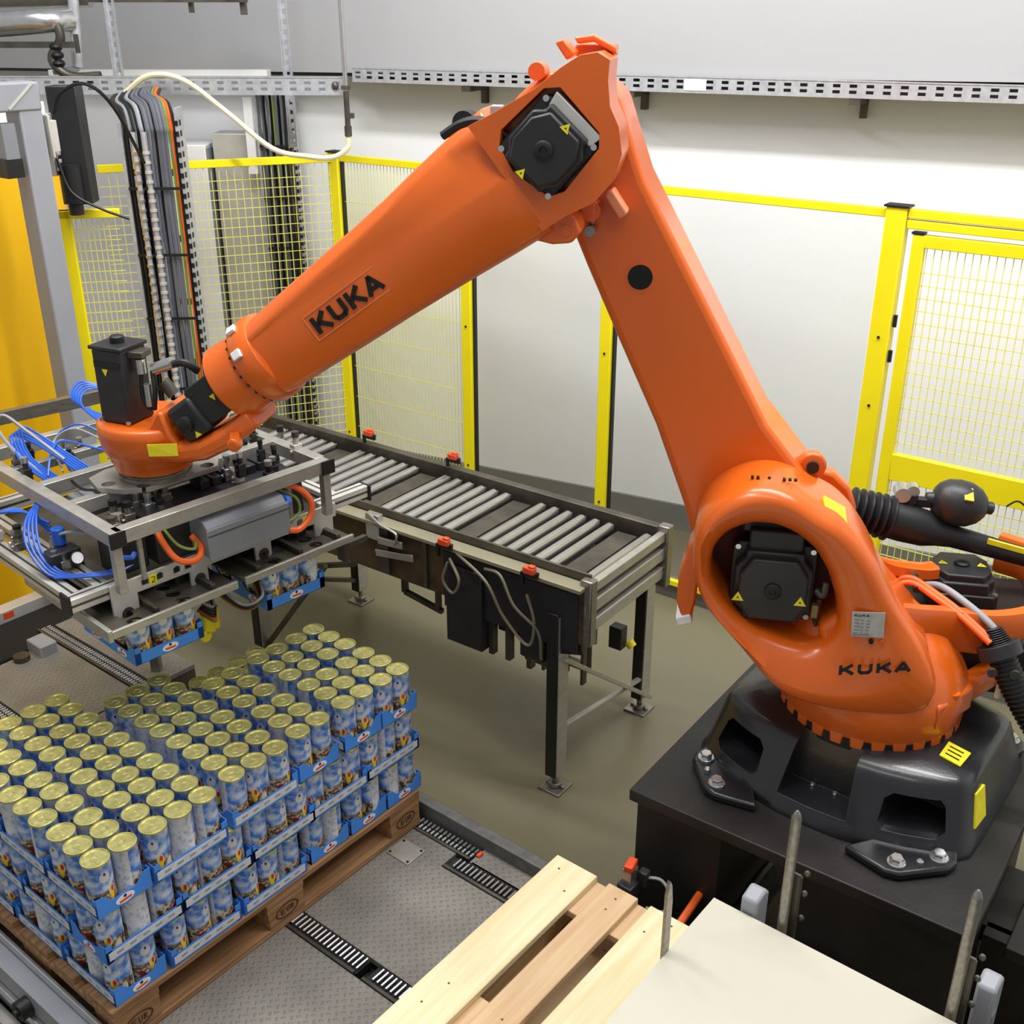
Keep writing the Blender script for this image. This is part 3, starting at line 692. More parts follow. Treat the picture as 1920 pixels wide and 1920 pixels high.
for o in list(COL.objects):
    if o.name == 'wooden_pallet':
        for xx, yy in ((.0725, -.001), (1.1275, -.001), (.6, -.001)):
            g = G(); n = 24
            ro_ = [Vector((xx + .045 * math.cos(2 * PI * i / n), yy, .061 + .026 * math.sin(2 * PI * i / n))) for i in range(n)]; ri_ = [Vector((xx + .040 * math.cos(2 * PI * i / n), yy, .061 + .022 * math.sin(2 * PI * i / n))) for i in range(n)]
            k_ = Vector((0, -.0006, 0)); g.loft([ro_, [p + k_ for p in ro_], [p + k_ for p in ri_], ri_], closed=True)
            for a_, b_ in (((-.022, -.010), (-.022, .010)), ((-.022, .010), (-.008, .010)), ((-.022, 0), (-.010, 0)), ((-.022, -.010), (-.008, -.010)), ((0, .010), (0, -.006)), ((0, -.010), (.008, -.010)), ((.009, .010), (.009, -.006)), ((.016, -.010), (.016, .010)), ((.016, .010), (.026, .006)), ((.026, .004), (.016, 0)), ((.018, 0), (.027, -.010))):
                g.bar((xx + a_[0], yy - .0003, .061 + a_[1]), (xx + b_[0], yy - .0003, .061 + b_[1]), .0012, .003, up=(0, 1, 0))
            part('burnt_stamp', g, mat('burnt_brown', (70, 44, 26), .8), o, smooth=0)
# sheet magazine
t = thing('sheet_stack', 'stack of cream cardboard sheets in the bottom right corner', 'sheets', pw(-.35, -2.06, 0), PYAW)
g = G(); g.bb(0, 1.285, 0, .81, .792, .80); part('top_sheet', g, PLYW, t)
for k in range(10):
    g = G(); o = .004 * math.sin(k * 2.1); g.bb(.004 + o, 1.281 + o, .004, .806, .785 - k * .009, .7915 - k * .009); part('sheet', g, PLYW, t)
g = G(); g.bb(.05, 1.2, .1, .75, .62, .695); part('support_board', g, WOODP, t)
m = thing('magazine_frame', 'steel frame holding the sheet stack on the floor', 'frame', pw(-.35, -2.06, 0), PYAW)
for a, b in ((.1, .12), (.1, .50), (1.15, .12), (1.15, .50)):
    g = G(); g.bb(a - .025, a + .025, b - .025, b + .025, 0, .60); part('leg', g, STEELD, m)
g = G(); g.bb(.05, 1.27, .1, .78, .60, .618); part('shelf', g, STEELD, m)
for a, b, c_, d_ in ((1.27, 1.35, .60, .76), (1.27, 1.44, .15, .27), (1.00, 1.08, .78, .86)):
    g = G(); g.bb(a, b, c_, d_, .60, .618); part('shelf_tab', g, STEELD, m)
def rod(label, x, y, z0, z1, blade=False, bracket=True):
    t = thing('guide_rod', label, 'rod', (x, y, z0), PYAW, 'upright guide rods around the sheet stack')
    H = z1 - z0
    g = G()
    if blade: g.prism([(-.012, 0), (.012, 0), (.013, H * .82), (.006, H * .95), (-.004, H), (-.012, H * .9)], lambda a, b, c: (a, c, b), -.004, .004)
    else: g.lathe((0, 0, 0), (0, 0, 1), [(0, .0125), (H - .02, .0125), (H - .005, .007), (H, .003)], 14)
    part('rod', g, STEEL, t)
    if bracket:
        g = G(); g.bb(.018, .024, -.022, -.004, 0.0, H * .62); g.tube([(.028, -.02, .0), (.028, -.02, H * .60)], .004, 6)
        for zz in (.35, .5, .62): g.sphere((.035, -.03, H * zz), .008, .008, .008, 8, 6)
        part('perforated_bracket', g, STEELD, t)
    g = G(); g.bb(-.03, .05, -.05, .03, -.012, 0); part('rod_foot', g, STEELD, t)
rod('long steel guide rod in front of the black pedestal, behind the cream sheets', .650, 2.005, .631, 1.139)
rod('steel guide rod at the right end of the cream sheets', .963, 1.75, .631, 1.145)
rod('flat pointed steel guide blade rising over the pine pallet beside the cream sheets', 0.355, 1.915, .631, 1.02, blade=True, bracket=False)
for (x, y), lb in (((.585, 2.055), 'left pale grey bracket sticking up behind the cream sheets'), ((1.055, 1.79), 'right pale grey bracket at the bottom edge behind the cream sheets')):
    t = thing('grey_bracket', lb, 'bracket', (x, y, 0), PYAW, 'grey corner brackets')
    g = G(); g.prism([(-.02, .619), (.05, .619), (.05, .83), (.03, .85), (-.02, .84)], lambda a, b, c: (a, c, b), -.022, .022); part('body', g, GREYP, t, bev=.008)
    g = G(); g.bb(-.01, .02, -.0235, -.0215, .66, .76); part('slot', g, GREYB, t)

# loose sensor bracket near the pine pallet
t = thing('photo_sensor', 'orange reflector sensor with looped cable beside the pine pallet and black pedestal', 'sensor', (.352, 2.545, 0), PYAW)
g = G(); g.bb(-.015, .015, -.015, .015, 0, .40); part('stand', g, STEELD, t)
g = G(); g.box((0, 0, .40), (.07, .05, .06)); g.box((.03, -.03, .44), (.03, .03, .05)); part('housing', g, BLACKM, t, bev=.004)
g = G(); g.box((0, 0, .49), (.05, .028, .022), rz=.2); part('reflector', g, RED, t, bev=.004)
g = G(); g.box((.0, 0, .45), (.04, .03, .06)); g.sphere((-.03, .03, .38), .012, .012, .02, 8, 6); part('fitting', g, STEELB, t)
g = G(); g.tube([(.03, -.03, .44), (.05, -.08, .44), (.04, -.12, .40), (.02, -.11, .36), (.0, -.06, .36)], .005, 6); part('cable', g, CLG, t)

# ================================================================== TRAYS AND CANS
TH = .155; CR = .0375; CH = .1525
def can_proto():
    t = thing('tin_can', 'x', 'can')
    g = G(); g.lathe((0, 0, 0), (0, 0, 1), [(0, CR - .001), (.004, CR), (.006, CR - .0008), (CH - .007, CR - .0008), (CH - .006, CR)], 20); part('body', g, CANL, t)
    g = G(); g.lathe((0, 0, 0), (0, 0, 1), [(CH - .0065, CR - .0005), (CH - .003, CR + .0006), (CH, CR), (CH, CR - .0025), (CH - .0035, CR - .0035), (CH - .0035, CR - .008), (CH - .0025, CR - .009), (CH - .0025, .006)], 20)
    g.lathe((0, 0, 0), (0, 0, 1), [(CH - .0025, .0135), (CH - .001, .0125), (CH - .001, .009), (CH - .0025, .008)], 12)
    g.bb(.010, .027, -.006, .006, CH - .0025, CH - .0012)
    part('lid', g, GOLD, t)
    return t
CAN0 = can_proto(); used_can = [False]; ncan = 0
def put_can(x, y, z, label, group):
    global ncan
    if not used_can[0]: o = CAN0; used_can[0] = True
    else: o = copy_tree(CAN0)
    o.location = (x, y, z); a = random.uniform(-.9, .9) + random.choice((0, 0, 0, 1.3, 2.6, -2.4)); o.rotation_euler = (0, 0, PYAW - PI * .72 + a)
    o['label'] = label; o['group'] = group; ncan += 1
TL, TW = .242, .162
def tray_proto():
    """long x 0.24, short y 0.16; strip face at -y, logo faces at +y and -x/+x"""
    root = None
    g = G(); t_ = .0015
    g.bb(-TL / 2, TL / 2, -TW / 2, TW / 2, 0, .0015)
    h = .042
    g.bb(-TL / 2, TL / 2, -TW / 2, -TW / 2 + t_, 0, .040); g.bb(-TL / 2, TL / 2, TW / 2 - t_, TW / 2, 0, .040)
    for s_ in (-1, 1):
        x0 = s_ * TL / 2; x1 = x0 - s_ * t_
        poly = [(-TW / 2, 0), (TW / 2, 0), (TW / 2, .062), (TW / 2 - .022, .062), (TW / 2 - .045, .036), (-TW / 2 + .045, .036), (-TW / 2 + .022, .062), (-TW / 2, .062)]
        g.prism(poly, lambda a, b, c: (c, a, b), min(x0, x1), max(x0, x1))
        for sy in (-1, 1): g.bb(min(x0, x0 - s_ * .02), max(x0, x0 - s_ * .02), sy * TW / 2 - (.0015 if sy > 0 else 0), sy * TW / 2 + (.0015 if sy < 0 else 0), 0, .060)
    root = part('carton_tray', g, CARD, None, smooth=0)
    g = G(); g.bb(-TL / 2 + .008, TL / 2 - .008, -TW / 2 - .0008, -TW / 2, .008, .034); part('label_strip', g, STRIP, root, smooth=0)
    g = G()
    for k in range(-2, 3):
        g.bb(k * .04 - .010, k * .04 + .010, -TW / 2 - .0011, -TW / 2 - .0008, .018, .025)
    part('faint_print', g, CLG, root, smooth=0, kind='stuff')
    def oval(cx, f):
        gg = G(); n = 18; gg.prism([(.028 * math.cos(2 * PI * i / n), .018 + .0135 * math.sin(2 * PI * i / n)) for i in range(n)], f, 0, .0009); return gg
    for nm, f in (('y', lambda a, b, c: (a, TW / 2 + c, b)), ('x', lambda a, b, c: (-TL / 2 - c, a, b)), ('x', lambda a, b, c: (TL / 2 + c, a, b))):
        ov = part('oval_logo', oval(0, f), WHITE, root, smooth=0)
        gg = G(); gg.prism([(-.018, .010), (.018, .012), (.018, .019), (-.018, .017)], lambda a, b, c: f(a, b, c + .0009), 0, .0004); part('red_lettering', gg, RED, ov, smooth=0)
        gg = G(); n = 8; gg.prism([(.005 * math.cos(2 * PI * i / n), .026 + .005 * math.sin(2 * PI * i / n)) for i in range(n)], lambda a, b, c: f(a, b, c + .0009), 0, .0004); part('mascot_mark', gg, BLACKL, ov, smooth=0)
    return root
for o_ in []: pass
TR0 = tray_proto(); used_tr = [False]
TR0.name = 'carton_tray'
for ch in TR0.children:
    for cc in ch.children:
        if cc.name.startswith('mascot'): cc.name = cc.name.replace('mascot_mark', 'dark_dot')
def put_tray(x, y, z, yaw, label, clabel, group, tgroup, W=None):
    o = TR0 if not used_tr[0] else copy_tree(TR0); used_tr[0] = True
    o.location = (x, y, z); o.rotation_euler = (0, 0, yaw); o['label'] = label; o['category'] = 'tray'; o['group'] = tgroup
    W = W or ({-1: 'near', 0: 'middle', 1: 'far'}, {-.5: 'outer', .5: 'inner'})
    for i in (-1, 0, 1):
        for j in (-.5, .5):
            dx = i * .0795 + random.uniform(-.0008, .0008); dy = j * .0795 + random.uniform(-.0008, .0008)
            put_can(x + dx * math.cos(yaw) - dy * math.sin(yaw), y + dx * math.sin(yaw) + dy * math.cos(yaw), z + .0018, W[1][j] + ' ' + W[0][i] + ' ' + clabel, group)
Z0 = .3545
ORD = ['first', 'second', 'third', 'fourth', 'fifth', 'sixth']
def stack_tray(layer, u0, v0, long_u, where):
    """u0,v0: low corner in pallet coordinates"""
    z = Z0 + (layer - 1) * TH
    if long_u: cu, cvv, yaw = u0 + TL / 2, v0 + TW / 2, PYAW
    else: cu, cvv, yaw = u0 + TW / 2, v0 + TL / 2, PYAW - PI / 2
    x, y, _ = pw(cu, cvv)
    ln = {1: 'bottom', 2: 'middle', 3: 'top'}[layer]
    W = ({-1: 'near', 0: 'middle', 1: 'far'}, {-.5: 'right', .5: 'left'}) if long_u else ({1: 'near', 0: 'middle', -1: 'far'}, {-.5: 'left', .5: 'right'})
    put_tray(x, y, z, yaw, 'blue %s-layer tray, %s' % (ln, where), 'gold-lidded can, %s layer, %s' % (ln, where),
             'cans, %s layer, %s' % (ln, where), 'blue trays of the %s layer' % ln, W)
# top layer
for k in range(3): stack_tray(3, 0.004, .006 + k * .248, False, ['at the near corner', 'second along the left face', 'third along the left face'][k])
for k in range(5): stack_tray(3, .172, .0 + k * .1645, True, ORD[k] + ' row of the block next to the corner')
for k in range(4): stack_tray(3, .442, .012 + k * .1645, True, ORD[k] + ' row of the middle block')
for k in range(2): stack_tray(3, .698, .022 + k * .25, False, ['in front', 'behind'][k] + ' just past the middle block')
for j, u in enumerate((.888, 1.054)):
    for k in range(2): stack_tray(3, u, .026 + k * .25, False, ['front', 'rear'][k] + (' next to last' if j == 0 else ' at the far right end'))
# middle layer
for k, u in enumerate((.002, .246, .492, .722, .966)): stack_tray(2, u, .004 + .003 * k, True, ORD[k] + ' along the right face from the near corner')
for k in range(3): stack_tray(2, .004, .176 + k * .246, False, ORD[k + 1] + ' along the left face')
for k in range(4): stack_tray(2, .47 + k * .17, .52, False, ORD[k] + ' in the uncovered rear row')
for k in range(2): stack_tray(2, .966, .18 + k * .167, True, ['in front', 'behind'][k] + ' at the far right end')
# bottom layer
stack_tray(1, .004, .006, False, 'at the near corner')
for k, u in enumerate((.180, .434)): stack_tray(1, u, .0, True, ORD[k + 1] + ' along the right face')
for k, u in enumerate((.700, .872, 1.040)): stack_tray(1, u, .008, False, ORD[k + 3] + ' along the right face')
for k in range(2): stack_tray(1, .004, .262 + k * .26, False, ORD[k + 1] + ' along the left face')

# ================================================================== ROBOT
RB = (1.097, 2.855); RYAW = math.atan2(.191, -.982); PZ = .65
# pedestal
pd = thing('robot_pedestal', 'heavy black steel pedestal table under the robot', 'pedestal', (RB[0], RB[1], 0), math.atan2(-.588, .809))
# local x along fence direction, y towards the fence
g = G()
def toped(x, y):
    a = math.atan2(-.588, .809); dx, dy = x - RB[0], y - RB[1]
    return (dx * math.cos(a) + dy * math.sin(a), -dx * math.sin(a) + dy * math.cos(a))
A_ = toped(.355, 2.694); B_ = toped(.907, 3.414); C_ = toped(1.183, 2.122)
X0, X1, Y0, Y1 = A_[0], C_[0], A_[1], B_[1]
g.bb(X0, X1, Y0, Y1, PZ - .04, PZ); part('top_plate', g, BPLATE, pd, bev=.004)
g = G(); g.bb(X0 + .02, X0 + .30, Y0 + .02, Y1 - .03, .012, PZ - .04); part('box_leg', g, BPLATE, pd, bev=.003)
g = G(); g.prism([(X0 + .46, PZ - .04), (X1 - .02, PZ - .04), (X1 - .02, .012), (X0 + .66, .012)], lambda a, b, c: (a, c, b), Y0 + .02, Y0 + .05); part('gusset_plate', g, BPLATE, pd)
g = G(); g.bb(X1 - .26, X1 - .03, Y0 + .05, Y1 - .03, .012, PZ - .04); part('box_leg', g, BPLATE, pd, bev=.003)
for a0, a1 in ((X0, X0 + .31), (X1 - .30, X1)):
    g = G(); g.bb(a0, a1, Y0, Y1, 0, .012); part('floor_plate', g, BPLATE, pd)
g = G(); g.bb(X1 + .05, X1 + .65, Y0 + .30, Y1 + .2, .36, .40); part('side_plate', g, BPLATE, pd, bev=.003)
g = G(); g.bb(X1 - .02, X1 + .6, Y0 + .36, Y0 + .42, .0, .36); g.bb(X1 - .03, X1 + .06, Y0 + .4, Y0 + .7, .30, .36); part('side_plate_support', g, BPLATE, pd)
g = G(); g.bb(X1 + .13, X1 + .17, Y0 + .36, Y0 + .50, .40, .52); part('cream_clip', g, TAN, pd, bev=.006)
cbt = thing('cable_bundle', 'dark cables and an orange hose lying under the pedestal', 'cables', (0, 0, 0))
g = G(); g.tube([(.50, 2.42, .22), (.62, 2.60, .30), (.80, 2.85, .30), (.95, 3.0, .2)], .02, 8); g.tube([(.56, 2.38, .2), (.68, 2.56, .28), (.86, 2.82, .26), (1.0, 2.95, .15)], .017, 8); part('cable', g, BLACKR, cbt)
g = G(); g.tube([(.42, 2.38, .30), (.54, 2.52, .36), (.64, 2.70, .33)], .012, 8); part('orange_hose', g, ORANGE2, cbt)

rb = thing('industrial_robot', 'large orange palletising robot arm on a black cast base', 'robot', (RB[0], RB[1], 0), RYAW)
# ---- cast base
BA = R(-27)                                        # base frame: x' along the short-side normal, y' to the viewer
BX = Vector((math.cos(BA), math.sin(BA), 0)); BY = Vector((-math.sin(BA), math.cos(BA), 0))
def bp_(x, y, z): return BX * x + BY * y + Vector((0, 0, z))
HB = [(-.415, .0), (-.415, .15), (-.41, .25), (-.385, .285), (-.33, .325), (-.26, .355), (-.18, .378), (-.09, .395), (0, .40)]
HT = [(-.375, .0), (-.375, .12), (-.37, .19), (-.35, .215), (-.30, .245), (-.24, .272), (-.17, .295), (-.09, .31), (0, .315)]
def full(h): 
    q = h + [(-x, y) for x, y in h[::-1][1:]]
    return q[:-1] + [(-x, -y) for x, y in q[:-1]]
FB, FT_ = full(HB), full(HT)
def bring(t, z, k=1.0): return [bp_(k * (a[0] * (1 - t) + b[0] * t), k * (a[1] * (1 - t) + b[1] * t), z) for a, b in zip(FB, FT_)]
rr_ = [math.hypot(*p) for p in FT_]
g = G(); g.loft([bring(0, PZ, 1.03), bring(0, PZ + .02, 1.02), bring(.08, PZ + .04), bring(.80, PZ + .165), bring(.93, PZ + .185), bring(1, PZ + .195, .985), bring(1, PZ + .203, .95), bring(1, PZ + .213, .84), bring(1, PZ + .22, .78)])
cuts = []
for sy in (1, -1):
    for sx in (1, -1):
        cg = G(); cg.prism([(.20, .055), (.335, .055), (.352, .072), (.335, .135), (.32, .152), (.205, .152), (.185, .135), (.185, .072)], lambda p_, q_, c, sx=sx, sy=sy: bp_(sx * p_, sy * c, PZ + q_), .16, .6); cuts.append(cg)
    cg = G(); cg.prism([(-.105, .05), (.105, .05), (.085, .25), (-.085, .25)], lambda p_, q_, c, sy=sy: bp_(p_, sy * (c + (q_ - .05) * -.1), PZ + q_), .275, .6); cuts.append(cg)
base = part('cast_base', g, CAST, rb, bev=.008, seg=2, cuts=cuts, smooth=50)
for sx in (1, -1):
    for sy in (1, -1):
        c0 = Vector((.3175 * sx, .386 * sy)); t_ = Vector((-.69 * sx, .73 * sy)); r_ = Vector((.73 * sx, .69 * sy))
        def lf(a, b, z): q = c0 + t_ * a + r_ * b; return bp_(q.x, q.y, z)
        g = G(); g.prism([(-.16, -.07), (-.105, .02), (-.07, .04), (.07, .04), (.105, .02), (.17, -.09), (.0, -.12)], lambda p_, q_, c: lf(p_, q_, c), PZ, PZ + .028); part('foot_lug', g, CAST, base, bev=.008)
        for k_ in (-.062, .062):
            g = G(); q = lf(k_, 0, PZ + .028); g.lathe(q, (0, 0, 1), [(0, .026), (.006, .026), (.008, .024)], 20); g.lathe(q + Vector((0, 0, .006)), (0, 0, 1), [(0, .0185), (.014, .0185), (.017, .016)], 6)
            part('anchor_bolt', g, STEELB, base, smooth=30)
        g = G(); g.lathe(lf(0, .012, PZ + .028), (0, 0, 1), [(0, .010), (.01, .010), (.014, .006)], 10); part('pin', g, STEELB, base)
        if sy > 0:
            g = G(); q = bp_(.035 * sx, .285, PZ + .052); g.lathe(q, (0, 0, 1), [(0, .009), (.006, .006)], 8); part('niche_screw', g, STEELB, base)
def sticker(name, pts, nrm, parent, m=YELS, th=.0012):
    P_ = [Vector(p) for p in pts]; n_ = Vector(nrm).normalized() * th
    g = G(); g.loft([P_, [p + n_ for p in P_]]); return part(name, g, m, parent, smooth=0)
st = sticker('warning_sticker', [bp_(-.335, .08, PZ + .211), bp_(-.27, .08, PZ + .2225), bp_(-.27, .16, PZ + .2225), bp_(-.33, .16, PZ + .211)], (0, 0, 1), base, th=.004)
g = G()
for k in range(3): g.bar(bp_(-.32, .10 + .02 * k, PZ + .2185), bp_(-.28, .10 + .02 * k, PZ + .2255), .004, .002)
part('print_line', g, BLACKL, st, smooth=0, kind='stuff')
sticker('warning_sticker', [bp_(-.405, .12, PZ + .06), bp_(-.40, .20, PZ + .06), bp_(-.378, .17, PZ + .15), bp_(-.384, .11, PZ + .15)], -BX, base, th=.010)
sticker('warning_sticker', [bp_(.33, -.09, PZ + .205), bp_(.26, -.09, PZ + .214), bp_(.26, -.01, PZ + .214), bp_(.33, -.01, PZ + .206)], (0, 0, 1), base, th=.004)
g = G(); g.lathe((0, 0, PZ + .20), (0, 0, 1), [(0, .265), (.035, .265), (.04, .25), (.06, .235)], 48); part('bearing_ring', g, BLACKR, base)

# ---- turntable with toothed rim
NT = 28
def circ(z, rx, ry, cx=0, cy_=0, n=64): return [Vector((cx + rx * math.cos(2 * PI * i / n), cy_ + ry * math.sin(2 * PI * i / n), z)) for i in range(n)]
g = G(); g.loft([circ(.885, .225, .225), circ(.885, .262, .262), circ(.90, .270, .270), circ(.975, .275, .275), circ(1.0, .272, .268), circ(1.06, .262, .25, .02), circ(1.13, .24, .215, .05), circ(1.20, .19, .16, .09)])
tt = part('turntable', g, ORANGE, rb, smooth=60)
for i in range(NT):
    a = 2 * PI * i / NT; M = Matrix.Rotation(a, 3, 'Z')
    g = G(); g.prism([(-.017, .86), (.017, .86), (.021, .905), (-.021, .905)], lambda p_, q_, c: tuple(M @ Vector((c, p_, q_))), .235, .268); part('rim_tooth', g, ORANGE, tt, bev=.003, seg=1)
g = G(); g.lathe((.285, -.02, .98), (0, 0, -1), [(0, .03), (.03, .042), (.05, .042), (.055, .03)], 16); g.bar((.2, .0, .955), (.285, -.02, .955), .07, .05); part('side_lug', g, ORANGE, tt, bev=.006)
g = G(); g.prism([(-.26, .03), (-.12, .14), (-.15, .235), (-.27, .10)], lambda a, b, c: (a, b, c), .93, 1.01); part('rear_lug', g, ORANGE, tt, bev=.01)
g = G(); g.cyl((-.2, .155, 1.01), (-.2, .155, 1.018), .02, 14); part('lug_bolt', g, ORANGE, tt)

# ---- column (big cast eye)
OUT = [(.565, 1.434), (.562, 1.495), (.532, 1.555), (.479, 1.605), (.416, 1.634), (.356, 1.639), (.299, 1.62), (.25, 1.586), (.17, 1.548), (.114, 1.495), (.066, 1.429), (.018, 1.34), (-.033, 1.261), (-.089, 1.193), (-.132, 1.111), (-.15, 1.05), (-.13, 1.0), (-.05, .985), (.06, .98), (.17, .985), (.277, 1.01), (.34, 1.065), (.375, 1.105), (.445, 1.176), (.505, 1.238), (.542, 1.303), (.561, 1.375)]
HOLE = [(.512, 1.38), (.504, 1.44), (.47, 1.49), (.41, 1.52), (.344, 1.52), (.286, 1.496), (.235, 1.455), (.193, 1.387), (.162, 1.306), (.152, 1.247), (.159, 1.197), (.187, 1.161), (.234, 1.15), (.293, 1.162), (.36, 1.185), (.422, 1.222), (.475, 1.279), (.503, 1.332)]
CC = Vector((.335, 1.33))
def radial(poly, n):
    P_ = [Vector(p) for p in poly]; out = []
    for i in range(n):
        a = 2 * PI * i / n; d = Vector((math.cos(a), math.sin(a))); best = None
        for j in range(len(P_)):
            p, q = P_[j] - CC, P_[(j + 1) % len(P_)] - CC; e = q - p
            den = d.x * e.y - d.y * e.x
            if abs(den) < 1e-9: continue
            t = (p.x * e.y - p.y * e.x) / den; u = (p.x * d.y - p.y * d.x) / den
            if t > 0 and -1e-6 <= u <= 1 + 1e-6: best = t if best is None else max(best, t)
        out.append(best)
    return out
NR = 96; ro = radial(OUT, NR); rh = radial(HOLE, NR)
def smoothl(l, k=2):
    for _ in range(k): l = [(l[i - 1] + 2 * l[i] + l[(i + 1) % len(l)]) / 4 for i in range(len(l))]
    return l
ro = smoothl(ro, 3); rh = smoothl(rh, 2)
def pt(i, r_, v):
    a = 2 * PI * i / NR; return Vector((CC.x + r_ * math.cos(a), v, CC.y + r_ * math.sin(a)))
rings = []
for fr in ((0, -.06, 'h', 0), (0, .17, 'h', 0), (0, .20, 'h', .004), (0, .222, 'h', .016), (0, .235, 'h', .034)): rings.append([pt(i, rh[i] + fr[3], fr[1]) for i in range(NR)])
def vb(i, base_):   # front surface bulges out towards the turntable
    a = 2 * PI * i / NR; z = CC.y + ro[i] * math.sin(a); k = max(0, min(1, (1.25 - z) / .25)); return base_ + .03 * k
rings.append([pt(i, (rh[i] + .034) * .4 + (ro[i] - .02) * .6, vb(i, .247)) for i in range(NR)])
rings.append([pt(i, ro[i] - .028, vb(i, .244)) for i in range(NR)])
rings.append([pt(i, ro[i] - .012, vb(i, .232)) for i in range(NR)])
rings.append([pt(i, ro[i] - .002, vb(i, .208)) for i in range(NR)])
rings.append([pt(i, ro[i], .14) for i in range(NR)]); rings.append([pt(i, ro[i] * .985, .02) for i in range(NR)]); rings.append([pt(i, ro[i] * .96, -.06) for i in range(NR)])
g = G(); g.loft(rings, closed=True)
colm = part('rotating_column', g, ORANGE, rb, smooth=60)
g = G(); g.loft([[pt(i, rh[i] + .004, .03) for i in range(NR)], [pt(i, rh[i] + .004, .02) for i in range(NR)]]); part('cavity_wall', g, mat('shaded_orange', (96, 36, 12), .6, var=.2), colm)  # robot orange darkened in colour to stand for shade in the recess
g = G(); g.cyl((.45, .03, 1.2), (.45, .09, 1.2), .03, 14); g.cyl((.20, .03, 1.19), (.20, .10, 1.19), .025, 14); g.bb(.19, .26, .03, .09, 1.15, 1.21); part('cavity_boss', g, ORANGE, colm, bev=.004)
# end-stop guard flange behind the ring with white rubber caps
GRD = [(.40, 1.56), (.43, 1.58), (.475, 1.54), (.53, 1.47), (.575, 1.38), (.60, 1.28), (.602, 1.20), (.585, 1.15), (.556, 1.145), (.545, 1.20), (.54, 1.30), (.50, 1.42), (.44, 1.50)]
g = G(); g.prism(GRD, lambda a, b, c: (a, c, b), .0, .10); gd = part('stop_guard', g, ORANGE, rb, bev=.008)
g = G(); g.box((.412, .055, 1.572), (.035, .115, .06), M=Matrix.Rotation(R(-8), 3, 'Y')); part('rubber_stop', g, WHITE, gd, bev=.004)
g = G(); g.box((.575, .055, 1.14), (.045, .10, .03), M=Matrix.Rotation(R(20), 3, 'Y')); part('rubber_stop', g, WHITE, gd, bev=.004)
# scale marks engraved on the ring top
g = G()
for a, L_ in ((.30, .010), (.315, .010), (.33, .012), (.37, .010), (.40, .012), (.415, .01)): g.bb(a, a + .008, .15, .15 + L_, 1.634, 1.6405)
part('scale_mark', g, BLACKL, colm, smooth=0, kind='stuff')
sticker('yellow_sticker', [(.225, .12, 1.578), (.165, .12, 1.548), (.160, .21, 1.520), (.222, .21, 1.552)], (-.35, .35, .9), colm, th=.008)
# nameplate
npl = sticker('nameplate', [(.122, .2500, 1.302), (.036, .2500, 1.308), (.031, .2530, 1.232), (.117, .2530, 1.228)], (0, 1, 0), colm, SILVERL, th=.004)

def glyphs(ch, t=.22):
    """strokes in a unit box (w=1,h=1) for the wide logo letters"""
    return {'K': [((0.11, 0), (.11, 1)), ((.18, .42), (.92, 1.0)), ((.36, .58), (1.0, 0.0))],
            'U': [((.11, .2), (.11, 1)), ((.89, .2), (.89, 1)), ((.2, .09), (.8, .09)), ((.11, .25), (.3, .09)), ((.89, .25), (.7, .09))],
            'A': [((.03, 0), (.52, 1)), ((.97, 0), (.48, 1)), ((.28, .3), (.72, .3))]}[ch]
def logo(text, o, X, Y, N_, w, h, gap, parent, th=.003, slant=0.0, wt=.045):
    o = Vector(o); X = Vector(X).normalized(); Y = Vector(Y).normalized(); N_ = Vector(N_).normalized(); x = 0
    for ch in text:
        g = G()
        for (a, b) in glyphs(ch):
            P_ = lambda q: Vector((x + q[0] * w + slant * q[1] * h, q[1] * h))
            p, q = P_(a), P_(b); d = (q - p).normalized(); n_ = Vector((-d.y, d.x)) * wt * h * 2.2
            quad = [p + n_, q + n_, q - n_, p - n_]
            A3 = [o + X * k.x + Y * k.y for k in quad]; g.loft([A3, [k + N_ * th for k in A3]])
        part('logo_letter', g, BLACKL, parent, smooth=0); x += w + gap
logo('KUKA', (.139, .2835, 1.117), (-1, -.05, .155), (0.02, -.15, 1), (0, 1, 0), .039, .028, .011, colm, th=.002, wt=.075)
# nameplate text
logo('KUKA', (.116, .2556, 1.290), (-1, 0, .06), (0, 0, 1), (0, 1, 0), .008, .007, .0025, npl, th=.0008)
g = G()
for r_ in range(5):
    z = 1.280 - r_ * .010
    for x0, x1 in ((.114, .10), (.096, .088), (.082, .072)): g.bar((x0, .2568, z), (x1, .2568, z), .0025, .001, up=(0, 1, 0))
g.bar((.114, .2575, 1.234), (.07, .2575, 1.237), .004, .001, up=(0, 1, 0)); part('fine_print', g, GREYB, npl, smooth=0, kind='stuff')
for x in (.062, .035):
    g = G(); g.cyl((x, .25, 1.215), (x, .2575, 1.215), .0065 if x > .05 else .0085, 12); part('screw', g, DARKIN if x > .05 else ORANGE, colm)

